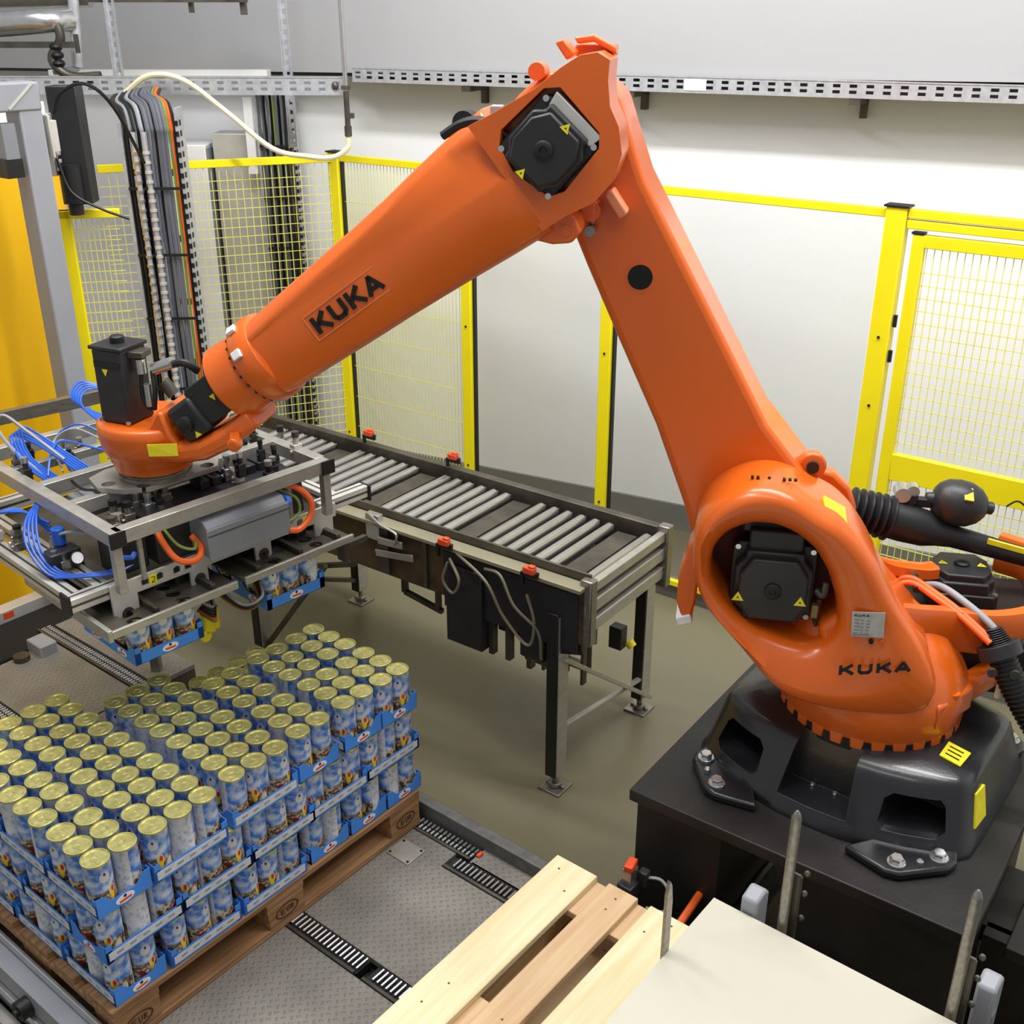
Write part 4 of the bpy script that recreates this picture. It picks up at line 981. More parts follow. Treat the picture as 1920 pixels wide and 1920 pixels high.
# ---- generic servo motor
def motor(parent, c, X, Y, N_, s=.2, depth=.10, tri=((-.55, -.35), (.35, .5)), alu=True):
    c = Vector(c); X = Vector(X).normalized(); Y = Vector(Y).normalized(); N_ = Vector(N_).normalized()
    def f(a, b, t): return c + X * a * s + Y * b * s + N_ * t
    g = G(); g.prism([(-.5, -.42), (-.42, -.5), (.42, -.5), (.5, -.42), (.5, .42), (.42, .5), (-.42, .5), (-.5, .42)], f, 0, depth * .45); mo = part('servo_motor', g, BLACKM, parent, bev=.004)
    g = G(); g.prism([(-.34, -.46), (.34, -.46), (.34, -.36), (.46, -.24), (.46, .24), (.34, .36), (.34, .46), (-.34, .46), (-.34, .36), (-.46, .24), (-.46, -.24), (-.34, -.36)], f, depth * .40, depth * .8); part('motor_cover', g, BLACKM, mo, bev=.006)
    g = G(); g.prism([(-.26, -.40), (.26, -.40), (.40, -.18), (.40, .18), (.26, .40), (-.26, .40), (-.40, .18), (-.40, -.18)], f, depth * .75, depth); part('raised_lid', g, BLACKM, mo, bev=.005)
    g = G(); p = f(0, 0, depth * .95); g.lathe(p, N_, [(0, .024), (.012, .024), (.016, .019), (.016, .010), (.012, .008)], 24); part('round_cap', g, BLACKR, mo)
    for a, b in tri:
        for k, (mm, sc) in enumerate(((YELS, 1), (BLACKL, .22))):
            q = .012 * sc * s / .2 * 1.2
            P_ = [f(a, b, depth + .0005 * (k + 1)) + X * x_ * q + Y * y_ * q for x_, y_ in ((-1, -.6), (1, -.6), (0, 1.1))]
            g = G(); g.loft([P_, [p + N_ * .0006 for p in P_]]); part('warning_triangle' if k == 0 else 'triangle_mark', g, mm, mo, smooth=0)
    for a, b in ((.44, .44), (-.44, .44), (.44, -.44), (-.44, -.44)):
        g = G(); p = f(a, b, depth * .45); g.cyl(p, p + N_ * .008, .008, 10); part('motor_bolt', g, STEELB, mo)
    if alu:
        g = G(); g.prism([(-.36, .40), (.40, .40), (.44, .60), (-.40, .60)], f, depth * .1, depth * .50); part('cast_flange', g, ALUW, mo, bev=.003)
    return mo
# column motor (axis 2): local X = +u is left in the picture
m2 = motor(rb, (.335, .085, 1.315), (-1, 0, 0), (0, 0, 1), (0, 1, 0), .235, .115, ((-.40, -.12), (.33, -.12)), alu=False)
g = G(); g.bb(.26, .41, .05, .16, 1.41, 1.48); g.bb(.24, .43, .05, .13, 1.46, 1.50); part('motor_head', g, BLACKM, m2, bev=.006)
g = G(); g.tube([(.215, .16, 1.31), (.195, .17, 1.30), (.19, .165, 1.34)], .010, 8); g.tube([(.20, .15, 1.28), (.205, .14, 1.22), (.195, .13, 1.17)], .009, 8); part('connector', g, STEELD, m2)
g = G(); g.box((.212, .16, 1.245), (.02, .025, .04)); part('brass_plug', g, mat('brass', (140, 120, 80), .4, .6), m2, bev=.003)

# ---- link arm
LINK = [(.955, 2.26), (.91, 2.158), (.814, 1.953), (.697, 1.708), (.60, 1.46), (.57, 1.36), (.55, 1.22), (.48, 1.10), (.36, 1.05), (.24, 1.09), (.15, 1.18), (.11, 1.30), (.13, 1.42), (.18, 1.483), (.283, 1.608), (.384, 1.729), (.554, 2.027), (.761, 2.387), (.80, 2.49), (.84, 2.60), (.93, 2.66), (1.04, 2.65), (1.12, 2.58), (1.14, 2.48), (1.10, 2.38)]
g = G(); g.prism(LINK, lambda a, b, c: (a, c, b), 0.0, -.30); lk = part('link_arm', g, ORANGE, rb, bev=.022, seg=3)
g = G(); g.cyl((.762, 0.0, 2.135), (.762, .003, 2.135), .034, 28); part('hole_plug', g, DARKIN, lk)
g = G(); g.cyl((.762, -.001, 2.135), (.762, .0015, 2.135), .040, 28); part('hole_rim', g, ORANGE, lk)
# shoulder lug and rear clevis for the balancer
g = G(); g.lathe((.245, -.10, 1.60), (0, 1, 0), [(0, .035), (.04, .04), (.05, .04), (.055, .02)], 18); g.bar((.27, -.08, 1.56), (.245, -.08, 1.60), .06, .07); part('top_lug', g, ORANGE, lk, bev=.006)
g = G(); g.cyl((.245, -.05, 1.60), (.245, -.035, 1.60), .018, 12); part('lug_pin', g, BLACKR, lk)
g = G(); g.prism([(.23, 1.56), (.17, 1.545), (.12, 1.50), (.095, 1.44), (.10, 1.385), (.13, 1.36), (.17, 1.38), (.2, 1.45)], lambda a, b, c: (a, c, b), -.14, -.20); part('balancer_clevis', g, ORANGE, lk, bev=.012)
# elbow stop bracket with white-ish block and fitting
g = G(); g.box((.83, .02, 2.335), (.028, .08, .075), M=Matrix.Rotation(R(35), 3, 'Y')); part('elbow_stop', g, mat('pale_orange', (236, 150, 110), .4), lk, bev=.006)
g = G(); g.cyl((.90, .0, 2.315), (.90, .05, 2.315), .030, 16); g.box((.905, .03, 2.31), (.04, .05, .05)); part('sensor_boss', g, ORANGE, lk, bev=.004)
g = G(); g.cyl((.895, .02, 2.265), (.895, .07, 2.265), .014, 12); g.cyl((.90, .02, 2.30), (.895, .02, 2.27), .008, 8); part('grease_fitting', g, STEEL, lk)

# ---- counterbalance
q0 = Vector((.12, -.30, 1.38)); q1 = Vector((-.62, -.34, 1.195)); dd = (q1 - q0).normalized()
g = G(); g.lathe(q0, dd, [(.14, .062), (.2, .063), (.27, .058), (.31, .046), (.36, .036), (.5, .032), (.62, .030), (.70, .028)], 24); cb = part('counterbalance', g, BLACKR, rb)
pr_ = [(.0, .03)]
for i in range(6): t_ = .02 + i * .024; pr_ += [(t_, .050 + i * .002), (t_ + .008, .066 + i * .0015), (t_ + .014, .066 + i * .0015), (t_ + .022, .050 + i * .002)]
g = G(); g.lathe(q0, dd, pr_, 24); part('bellows', g, BLACKR, cb)
g = G(); ac = Vector((-.165, -.34, 1.405)); ad = Vector((-1, .0, -.10)).normalized()
g.lathe(ac + ad * -.03, ad, [(0, .018), (.02, .022), (.024, .04), (.035, .055), (.06, .070), (.095, .074), (.13, .070), (.16, .055), (.178, .035), (.185, .02), (.20, .02), (.205, .014)], 28); acc = part('accumulator', g, BLACKM, cb)
sticker('accumulator_sticker', [(-.235, -.315, 1.459), (-.262, -.315, 1.456), (-.262, -.275, 1.432), (-.235, -.275, 1.435)], (0, .5, .8), acc, th=.006)
g = G(); g.box((-.075, -.33, 1.355), (.05, .05, .09)); g.box((-.11, -.335, 1.395), (.09, .03, .03)); g.box((-.09, -.33, 1.41), (.035, .05, .035)); part('manifold_block', g, BLACKR, cb, bev=.005)
g = G(); g.cyl((-.06, -.36, 1.425), (-.06, -.30, 1.425), .024, 16); g.cyl((-.09, -.35, 1.435), (-.09, -.31, 1.435), .02, 14); part('valve_knob', g, STEELB, cb)
g = G(); g.tube([(-.38, -.36, 1.39), (-.41, -.36, 1.41), (-.44, -.35, 1.39), (-.45, -.35, 1.36)], .003, 6); part('wire', g, BLACKR, acc)
g = G(); g.bar((-.33, -.30, 1.295), (-.46, -.31, 1.262), .012, .016); part('yellow_label', g, YELS, cb)
g = G(); g.box((-.60, -.33, 1.17), (.12, .05, .03)); g.cyl((-.53, -.33, 1.19), (-.53, -.33, 1.23), .012, 10); part('rear_bracket', g, BLACKR, cb, bev=.004)
g = G(); g.cyl((-.53, -.33, 1.225), (-.53, -.33, 1.25), .015, 10); part('yellow_cap', g, YELS, cb)

# ---- rear yoke
def band(pts, w, h, m, parent, name='yoke_band'):
    g = G(); P_ = [Vector(p) for p in pts]; Q = []
    E = [P_[0] * 2 - P_[1]] + P_ + [P_[-1] * 2 - P_[-2]]
    for i in range(1, len(E) - 2):
        for k in range(6):
            t = k / 6; p0, p1, p2, p3 = E[i - 1:i + 3]; Q.append(0.5 * (2 * p1 + (p2 - p0) * t + (2 * p0 - 5 * p1 + 4 * p2 - p3) * t * t + (3 * p1 - p0 - 3 * p2 + p3) * t ** 3))
    Q.append(P_[-1]); rings = []
    for i, p in enumerate(Q):
        d = (Q[min(i + 1, len(Q) - 1)] - Q[max(i - 1, 0)]).normalized(); y = Vector((0, 0, 1)).cross(d).normalized(); z = Vector((0, 0, 1))
        r_ = .3
        sec = [(-1, -1 + r_), (-1 + r_, -1), (1 - r_, -1), (1, -1 + r_), (1, 1 - r_), (1 - r_, 1), (-1 + r_, 1), (-1, 1 - r_)]
        rings.append([p + y * (a * w / 2) + z * (b * h / 2) for a, b in sec])
    g.loft(rings); return part(name, g, m, parent, smooth=50)
yk = band([(.06, .18, 1.24), (-.06, .10, 1.19), (-.18, .02, 1.15), (-.33, -.02, 1.13), (-.46, -.10, 1.13), (-.55, -.25, 1.14), (-.53, -.42, 1.16), (-.42, -.50, 1.17)], .05, .13, ORANGE, rb, 'rear_yoke')
band([(.10, -.05, 1.36), (.0, -.12, 1.27), (-.12, -.19, 1.225), (-.17, -.215, 1.22)], .055, .045, ORANGE, rb, 'rear_yoke_arm')
band([(.02, .20, 1.0), (-.12, .15, .97), (-.25, .06, .975), (-.36, -.04, 1.0)], .06, .075, ORANGE, rb, 'lower_yoke_arm')
g = G(); g.bb(-.50, .06, -.44, -.01, .92, 1.11); part('gear_housing', g, mat('housing_dark', (22, 16, 14), .6), rb, bev=.02)
g = G(); g.prism([(.06, 1.35), (-.10, 1.19), (-.14, 1.06), (-.05, .98), (.12, .98), (.2, 1.2)], lambda a, b, c: (a, c, b), -.10, .19); part('column_rear_wall', g, ORANGE, rb, bev=.02)
m1 = motor(rb, (-.262, -.275, 1.115), (-1, 0, 0), (0, -1, 0), (0, 0, 1), .205, .105, ((-.28, .0), (.28, .0)), alu=False)
g = G(); g.bb(-.35, -.18, -.40, -.24, .95, 1.10); g.bb(-.40, -.35, -.36, -.28, 1.0, 1.10); part('motor_body', g, BLACKM, m1, bev=.01)
# energy-supply hoses looping down to the right
P1_ = [(-.02, -.10, 1.15), (-.045, -.12, 1.215), (-.09, -.115, 1.235), (-.15, -.05, 1.225), (-.21, .01, 1.205), (-.285, .082, 1.165)]
hz = G(); hz.tube(P1_, .0095, 10); hz.tube([(a, b + .024, c - .004) for a, b, c in P1_], .0095, 10)
ho = part('orange_cable', hz, ORANGE2, rb)
g = G(); g.cyl((-.10, -.13, 1.235), (-.10, -.07, 1.22), .0125, 8); part('cable_tie', g, BLACKR, ho)
g = G(); g.tube([(-.12, -.14, 1.20), (-.17, -.10, 1.225), (-.23, -.03, 1.215), (-.30, .04, 1.18), (-.34, .08, 1.13)], .011, 10); part('grey_cable', g, CLG, rb)
g = G(); hr = Vector((-.325, .085, 1.12)); hd = Vector((-.35, .35, -.75)).normalized()
g.lathe(hr - hd * .03, hd, [(0, .046), (.0, .060), (.040, .060), (.040, .046)], 28)
for k in range(8): g.lathe(hr - hd * (.075 - k * .006), hd, [(0, .028 + .002 * k), (.003, .028 + .002 * k)], 20)
cr = part('hose_clamp', g, BLACKM, rb, bev=.002)
g = G(); P0 = hr + hd * .0
pts_ = [P0 + hd * .0, P0 + hd * .12 + Vector((-.01, .0, 0)), P0 + hd * .26 + Vector((-.05, 0, .0)), P0 + hd * .40 + Vector((-.12, 0, .05))]
g.tube(pts_, .036, 16); ch = part('corrugated_hose', g, BLACKR, rb)
g = G()
for i in range(22):
    p = P0 + hd * (.01 + i * .013) + Vector((-.05 * (i / 22) ** 2, 0, 0)); g.cyl(p, p + hd * .006, .040, 16)
part('hose_rib', g, BLACKR, ch, kind='stuff')
for a in (-.03, .03): g = G(); g.cyl(hr + Vector((a, .055, -.03)), hr + Vector((a, .066, -.03)), .014, 12); part('clamp_screw', g, STEELD, cr)
for v in ((-.44, .05, 1.0), (-.34, .08, .97)):
    g = G(); g.cyl(v, (v[0], v[1], v[2] + .05), .008, 8); part('cream_pin', g, TAN, rb)

# ---- forearm
A3 = Vector((.98, 0, 2.49)); FD = Vector((.809, 0, -.588)); FN = Vector((.588, 0, .809)); FV = Vector((0, 1, 0))
def fp(s_, h_, v_): return A3 + FD * s_ + FN * h_ + FV * v_
def sect(s_, wf, wb, w2, ht, hb, hc):
    """front (+v) lower face at wf up to the crease hc, sloping face above it up to w2 at the top"""
    pts = [(-wb, -hb + .03), (-wb + .03, -hb), (wf - .035, -hb), (wf - .008, -hb + .012), (wf, -hb + .04), (wf, hc - .012), (wf - .006, hc), (wf * .55 + w2 * .45, hc + (ht - .035 - hc) * .45), (w2, ht - .035), (w2 - .03, ht - .008), (w2 - .07, ht), (-wb + .03, ht), (-wb, ht - .03)]
    return [fp(s_, b, a) for a, b in pts]
secs = [sect(.118, .2065, .125, .115, .183, .17, .01), sect(.17, .204, .128, .118, .182, .168, .012), sect(.25, .185, .13, .12, .175, .164, .016), sect(.36, .160, .13, .120, .165, .157, .022), sect(.48, .138, .128, .118, .152, .150, .03),
        sect(.60, .126, .125, .115, .143, .143, .045), sect(.72, .121, .122, .112, .136, .138, .06), sect(.85, .118, .119, .108, .128, .131, .065), sect(.98, .115, .115, .104, .120, .124, .065), sect(1.07, .112, .112, .10, .114, .118, .062)]
g = G(); g.loft(secs); fa = part('forearm', g, ORANGE, rb, bev=.012, seg=3, smooth=34)
logo('KUKA', fp(.850, -.035, .1185), -FD + FV * .022, FN, (0, 1, 0), .052, .050, .013, fa, th=.0045, wt=.06)
# logo frame line
g = G()
for a, b in (((.865, -.048), (.585, -.048)), ((.865, .028), (.585, .028)), ((.865, -.048), (.865, .028)), ((.585, -.048), (.585, .028))): g.bar(fp(a[0], a[1], .118 + (.865 - a[0]) * .024), fp(b[0], b[1], .118 + (.865 - b[0]) * .024), .003, .004, up=(0, 1, 0))
part('logo_frame', g, mat('orange_edge', (236, 140, 90), .4), fa, smooth=0)
# elbow housing with recessed motor
HS = [(1.093, 2.408), (1.190, 2.535), (1.13, 2.565), (1.026, 2.622), (.96, 2.672), (.915, 2.70), (.872, 2.707), (.842, 2.690), (.845, 2.645), (.838, 2.586), (.815, 2.54), (.805, 2.476), (.824, 2.413), (.870, 2.36), (.94, 2.325), (1.0, 2.285)]
cut = G(); cut.prism([(1.105, 2.528), (1.00, 2.625), (.96, 2.628), (.862, 2.525), (.862, 2.49), (.945, 2.385), (.985, 2.372), (1.075, 2.43), (1.11, 2.49)], lambda a, b, c: (a, c, b), .13, .30)
g = G(); g.prism(HS, lambda a, b, c: (a, c, b), .02, .205); eh = part('elbow_housing', g, ORANGE, rb, bev=.014, seg=3, cuts=[cut])
g = G(); g.prism([(.965, 2.735), (.985, 2.725), (.955, 2.685), (.935, 2.70)], lambda a, b, c: (a, c, b), .05, .14); g.prism([(.95, 2.735), (.90, 2.742), (.845, 2.715), (.842, 2.695), (.90, 2.725), (.94, 2.72)], lambda a, b, c: (a, c, b), .03, .06); g.prism([(.95, 2.72), (.85, 2.72), (.85, 2.69), (.95, 2.69)], lambda a, b, c: (a, c, b), -.06, .03)
part('housing_lug', g, ORANGE, eh, bev=.005)
for P_ in ((1.045, 2.655, .022), (1.265, 2.505, .018)):
    g = G(); g.cyl((P_[0], -.03, P_[1]), (P_[0], .05, P_[1]), P_[2], 14); part('top_boss', g, ORANGE, eh)
g = G(); g.cyl((1.235, .0, 2.53), (1.235, .06, 2.53), .03, 16); part('black_grommet', g, BLACKR, eh)
g = G(); g.prism([(1.06, 2.30), (1.03, 2.255), (.98, 2.245), (.93, 2.25), (.905, 2.28), (.92, 2.31), (.955, 2.35), (1.0, 2.36)], lambda a, b, c: (a, c, b), .05, .165); part('lower_lug', g, ORANGE, eh, bev=.008)
g = G(); g.cyl((.945, .165, 2.282), (.945, .169, 2.282), .014, 14); g.cyl((.945, .169, 2.282), (.945, .171, 2.282), .007, 10); part('lug_bolt', g, ORANGE, eh)
ang = R(43)
m3 = motor(rb, (.990, .15, 2.488), (-math.cos(ang), 0, -math.sin(ang)), (-math.sin(ang), 0, math.cos(ang)), (0, 1, 0), .185, .105, ((-.02, -.42), (.02, .40)), alu=True)
g = G(); g.bar((1.075, .17, 2.44), (1.035, .18, 2.375), .045, .035); g.tube([(1.10, .18, 2.45), (1.06, .19, 2.40), (1.01, .19, 2.35), (.985, .19, 2.33)], .010, 8); part('cable_plug', g, STEELD, m3, bev=.004)
g = G(); g.tube([(1.03, .18, 2.375), (1.0, .19, 2.35), (.985, .19, 2.315)], .009, 8); g.tube([(1.015, .19, 2.37), (.985, .19, 2.35), (.975, .19, 2.315)], .005, 6); part('connector', g, STEEL, m3)
g = G(); g.tube([(1.09, .16, 2.50), (1.13, .17, 2.53), (1.17, .16, 2.545), (1.22, .15, 2.535), (1.27, .14, 2.505)], .012, 8); hb = part('black_hose', g, BLACKR, m3)
g = G(); g.cyl((1.135, .14, 2.54), (1.165, .14, 2.52), .018, 10); g.box((1.13, .13, 2.565), (.03, .04, .03)); part('hose_clip', g, CLG, m3, bev=.003)

# ---- wrist
def ax(s_): return A3 + FD * s_
g = G(); g.lathe(ax(1.045), FD, [(0, .112), (.01, .130), (.03, .136), (.075, .136), (.085, .130), (.09, .112)], 40); wc = part('wrist_collar', g, ORANGE, rb)
g = G(); g.lathe(ax(1.13), FD, [(.0, .110), (.02, .116), (.085, .124), (.108, .125), (.114, .120), (.108, .109), (.03, .098), (.02, .05), (.02, .02)], 40); wi = part('wrist_housing', g, ORANGE, rb)
g = G()
for i in range(24):
    a = 2 * PI * i / 24
    if True:
        o_ = FN * math.cos(a) + FV * math.sin(a); p = ax(1.133) + o_ * .122; g.cyl(p - FD * .0, p + FD * .006, .006, 6)
part('collar_screw', g, BLACKR, wc, kind='stuff')
for a in (R(28), R(66)):
    o_ = FN * math.cos(a) + FV * math.sin(a); p = ax(1.10) + o_ * .141
    t_ = FD.cross(o_); M = Matrix((FD, t_, o_)).transposed(); g = G(); g.box(p, (.03, .026, .012), M=M); part('white_mark', g, WHITE, wc, bev=.002)
# hand: cup on the flange axis
HX = 2.285
g = G(); n = 48
def hc(z, rx, ry=None, cx=0): ry = ry or rx; return [Vector((HX + cx + rx * math.cos(2 * PI * i / n), ry * math.sin(2 * PI * i / n), z)) for i in range(n)]
g.loft([hc(1.470, .110), hc(1.474, .122), hc(1.500, .127), hc(1.505, .133), hc(1.520, .134), hc(1.528, .142), hc(1.55, .152), hc(1.60, .158), hc(1.625, .157), hc(1.632, .15), hc(1.632, .06)])
hd_ = part('wrist_hand', g, ORANGE, rb, smooth=50)
g = G(); g.lathe((HX, 0, 1.462), (0, 0, 1), [(0, .10), (.008, .10)], 32); part('flange_plate', g, STEEL, hd_)
# web rising between the two motors, and the arm back to the collar
g = G(); g.prism([(2.30, 1.60), (2.235, 1.625), (2.195, 1.690), (2.175, 1.690), (2.155, 1.62), (2.12, 1.56), (2.15, 1.53), (2.26, 1.53)], lambda a, b, c: (a, c, b), -.10, .115); part('hand_web', g, ORANGE, hd_, bev=.012)
g = G()
def hsec(x, z, w, h, t):
    d = Vector((-math.cos(t), 0, math.sin(t))); up = Vector((math.sin(t), 0, math.cos(t)))
    return [Vector((x, 0, z)) + FV * (a * w) + up * (b * h) for a, b in ((-1, -.6), (-.8, -1), (.8, -1), (1, -.6), (1, .6), (.8, 1), (-.8, 1), (-1, .6))]
g.loft([hsec(2.24, 1.555, .12, .035, 0), hsec(2.15, 1.553, .12, .035, .1), hsec(2.06, 1.572, .118, .034, .3), hsec(1.985, 1.612, .112, .034, .55), hsec(1.935, 1.65, .10, .034, .62), hsec(1.90, 1.68, .09, .034, .65)])
part('hand_arm', g, ORANGE, hd_, bev=.010)
g = G(); g.lathe((1.935, .12, 1.615), (0, 1, 0), [(0, .02), (.03, .022), (.035, .016)], 14); g.bar((1.95, .10, 1.63), (1.935, .135, 1.615), .03, .03); part('hand_lug', g, ORANGE, hd_, bev=.004)
sticker('yellow_sticker', [(2.215, .150, 1.598), (2.13, .124, 1.598), (2.13, .124, 1.558), (2.215, .146, 1.558)], (-.2, 1, .1), hd_, th=.004)
# motor 6 (upright box)
g = G(); M6 = Matrix.Rotation(R(-12), 3, 'Z'); c6 = Vector((2.335, .03, 1.75))
g.box(c6, (.112, .115, .235), M=M6); w6 = part('upright_motor', g, BLACKM, hd_, bev=.008)
g = G(); g.box(c6 + Vector((0, 0, .121)), (.122, .125, .012), M=M6); part('motor_lid', g, BLACKM, w6, bev=.003)
g = G(); g.lathe(c6 + Vector((0, 0, .127)), (0, 0, 1), [(0, .022), (.018, .022), (.022, .017)], 18); part('round_cap', g, BLACKR, w6)
g = G(); g.box(c6 + M6 @ Vector((0, .0585, .07)), (.10, .002, .02), M=M6); part('cover_groove', g, BLACKR, w6)
P_ = [c6 + M6 @ Vector((.01 + x_ * .011, .0585, .045 + y_ * .011)) for x_, y_ in ((-1, 1), (1, 1), (0, -1))]; sticker('warning_triangle', P_, M6 @ Vector((0, 1, 0)), w6)
for a in (-.052, .052): g = G(); p = c6 + M6 @ Vector((a, .058, -.108)); g.cyl(p, p + Vector((0, .006, 0)), .007, 8); part('motor_bolt', g, STEELB, w6)
# motor 5 (along the forearm axis)
Mf = Matrix((-FD, FV, FN)).transposed()
c5 = ax(1.27) + FV * .03
g = G(); g.box(c5, (.16, .13, .125), M=Mf); w5 = part('inline_motor', g, BLACKM, wi, bev=.008)
g = G(); g.box(c5 + FD * .115 + FN * -.012 + FV * .01, (.10, .14, .12), M=Mf); part('motor_end', g, BLACKM, w5, bev=.014)
g = G(); g.box(c5 + FN * .052 + FV * .06, (.14, .012, .03), M=Mf); part('motor_rib', g, BLACKM, w5, bev=.004)
g = G(); p = c5 + FD * .125 + FN * -.015 + FV * .078; g.lathe(p, FV, [(0, .027), (.016, .024), (.02, .019)], 20); part('round_cap', g, BLACKR, w5)
P_ = [c5 + FD * (.0 + x_ * .010) + FN * (.0 + y_ * .010) + FV * .0655 for x_, y_ in ((-1, 1), (1, 1), (0, -1))]; sticker('warning_triangle', P_, FV, w5)
P_ = [c5 + FD * (.115 + x_ * .012) + FN * (-.058 + y_ * .009) + FV * .0805 for x_, y_ in ((-1, -1), (1, -1), (0, 1))]; sticker('warning_triangle', P_, FV, w5)
for a, b in ((-.07, .05), (-.07, -.05)): g = G(); p = c5 + FD * a + FN * b + FV * .064; g.cyl(p, p + FV * .006, .007, 8); part('motor_bolt', g, STEELB, w5)
# plugs between the two wrist motors
g = G(); g.cyl((2.258, .05, 1.79), (2.258, .05, 1.835), .016, 14); g.cyl((2.238, .06, 1.69), (2.238, .06, 1.76), .013, 14); g.cyl((2.215, .05, 1.805), (2.15, .05, 1.83), .018, 14); pl_ = part('metal_plug', g, STEELB, w6)
g = G(); g.tube([(2.258, .05, 1.79), (2.258, .06, 1.72), (2.24, .06, 1.68), (2.23, .06, 1.70)], .007, 8); g.tube([(2.15, .05, 1.825), (2.11, .05, 1.83), (2.08, .03, 1.80)], .012, 8); g.tube([(2.22, .05, 1.80), (2.21, .07, 1.74), (2.225, .06, 1.68)], .008, 8); part('plug_cable', g, BLACKR, w6)
g = G(); g.box((2.262, .04, 1.85), (.05, .06, .02)); part('plug_bracket', g, STEELD, w6, bev=.003)
g = G(); g.cyl((2.20, .03, 1.76), (2.17, .03, 1.72), .02, 12); part('round_plug', g, STEELD, w6)

# ================================================================== GRIPPER
GO = (-1.16, 2.87); GY = R(47)
def gw(a, b, z=0): return (GO[0] + a * math.cos(GY) - b * math.sin(GY), GO[1] + a * math.sin(GY) + b * math.cos(GY), z)
gr = thing('layer_gripper', 'aluminium frame gripper with hoses hanging from the robot wrist', 'gripper', (GO[0], GO[1], 0), GY)
FT = 1.42; fr = .045
def gbar(nm, p, q, w=.04, h=.045, m=ALU, par=None, up=(0, 0, 1)):
    g = G(); g.bar(p, q, w, h, up=up); return part(nm, g, m, par or gr, bev=.002)
zc = FT - fr / 2
gbar('frame_bar', (0.02, .02, zc), (.80, .02, zc)); gbar('frame_bar', (.02, 0.0, zc), (.02, .95, zc)); gbar('frame_bar', (.79, .04, zc), (.79, .95, zc)); gbar('frame_bar', (.0, .93, zc), (.81, .93, zc))
gbar('cross_bar', (.04, .30, zc), (.77, .30, zc)); gbar('cross_bar', (.04, .51, zc), (.77, .51, zc)); gbar('cross_bar', (.04, .72, zc), (.77, .72, zc), .03, .03)
for a, b in ((.02, -.004), (.79, -.004)):
    g = G(); g.bb(a - .025, a + .025, b - .004, b + .004, FT - .048, FT); part('corner_cap', g, BLACKR, gr)
# mounting plate with holes under the flange (flange at robot frame)
fx = RB[0] + 2.285 * math.cos(RYAW); fy = RB[1] + 2.285 * math.sin(RYAW)
dx, dy = fx - GO[0], fy - GO[1]; FLX = dx * math.cos(GY) + dy * math.sin(GY); FLY = -dx * math.sin(GY) + dy * math.cos(GY)
g = G(); g.prism([(FLX - .17, FLY + .12), (FLX - .19, FLY + .03), (FLX - .14, FLY - .05), (FLX - .07, FLY - .09), (FLX + .17, FLY - .09), (FLX + .22, FLY - .02), (FLX + .20, FLY + .10), (FLX + .1, FLY + .15), (FLX - .1, FLY + .15)], lambda a, b, c: (a, b, c), FT + .002, FT + .018)
cc = []
for a, b in ((-.15, .03), (-.08, -.06), (.15, -.06), (.17, .05)):
    k = G(); k.cyl((FLX + a, FLY + b, FT - .05), (FLX + a, FLY + b, FT + .05), .022, 20); cc.append(k)
part('mounting_plate', g, ALU, gr, bev=.002, cuts=cc)
g = G(); g.cyl((FLX, FLY, FT + .018), (FLX, FLY, 1.4615), .105, 36); g.cyl((FLX, FLY, FT + .03), (FLX, FLY, FT + .036), .115, 36); part('adapter_flange', g, STEEL, gr)
# posts
for a, b in ((.02, .02), (.79, .02), (.02, .93), (.79, .93)): gbar('post', (a, b, FT - fr), (a, b, 1.215), .028, .028)
for a, b in ((.11, .05), (.66, .05)): gbar('strut', (a, b, FT - fr), (a, b, 1.215), .014, .014)
# lower deck: pale aluminium profiles
DZ = 1.20
def profile(nm, p, q):
    g = G(); g.bar(p, q, .045, .045); o = part(nm, g, ALUW, gr, bev=.003); p = Vector(p); q = Vector(q); d = (q - p).normalized(); n = Vector((0, 0, 1)).cross(d)
    g = G()
    for s_ in (-1, 1): g.bar(p + n * s_ * .0226, q + n * s_ * .0226, .001, .008)
    g.bar(p + Vector((0, 0, .0226)), q + Vector((0, 0, .0226)), .008, .001); part('slot', g, STEELD, o, smooth=0); return o
profile('profile_rail', (-.09, .11, DZ), (-.09, .98, DZ)); profile('profile_rail', (.0, .11, DZ), (.0, .98, DZ)); profile('profile_rail', (-.115, .085, DZ), (1.0, .085, DZ)) if False else None
profile('profile_rail', (-.12, .095, DZ), (.06, .095, DZ)); profile('profile_rail', (.80, .10, DZ + .01), (1.02, .10, DZ + .01)); profile('profile_rail', (.90, .12, DZ), (.90, .95, DZ)); profile('profile_rail', (-.1, .95, DZ), (.95, .95, DZ))
for a0 in (-.125, 1.02):
    g = G(); g.bb(a0, a0 + .008, .07, .125, DZ - .025, DZ + .033); part('end_cap', g, BLACKR, gr)
g = G(); g.bb(.0, .9, .12, .95, DZ - .045, DZ - .037); part('deck_plate', g, STEELD, gr)
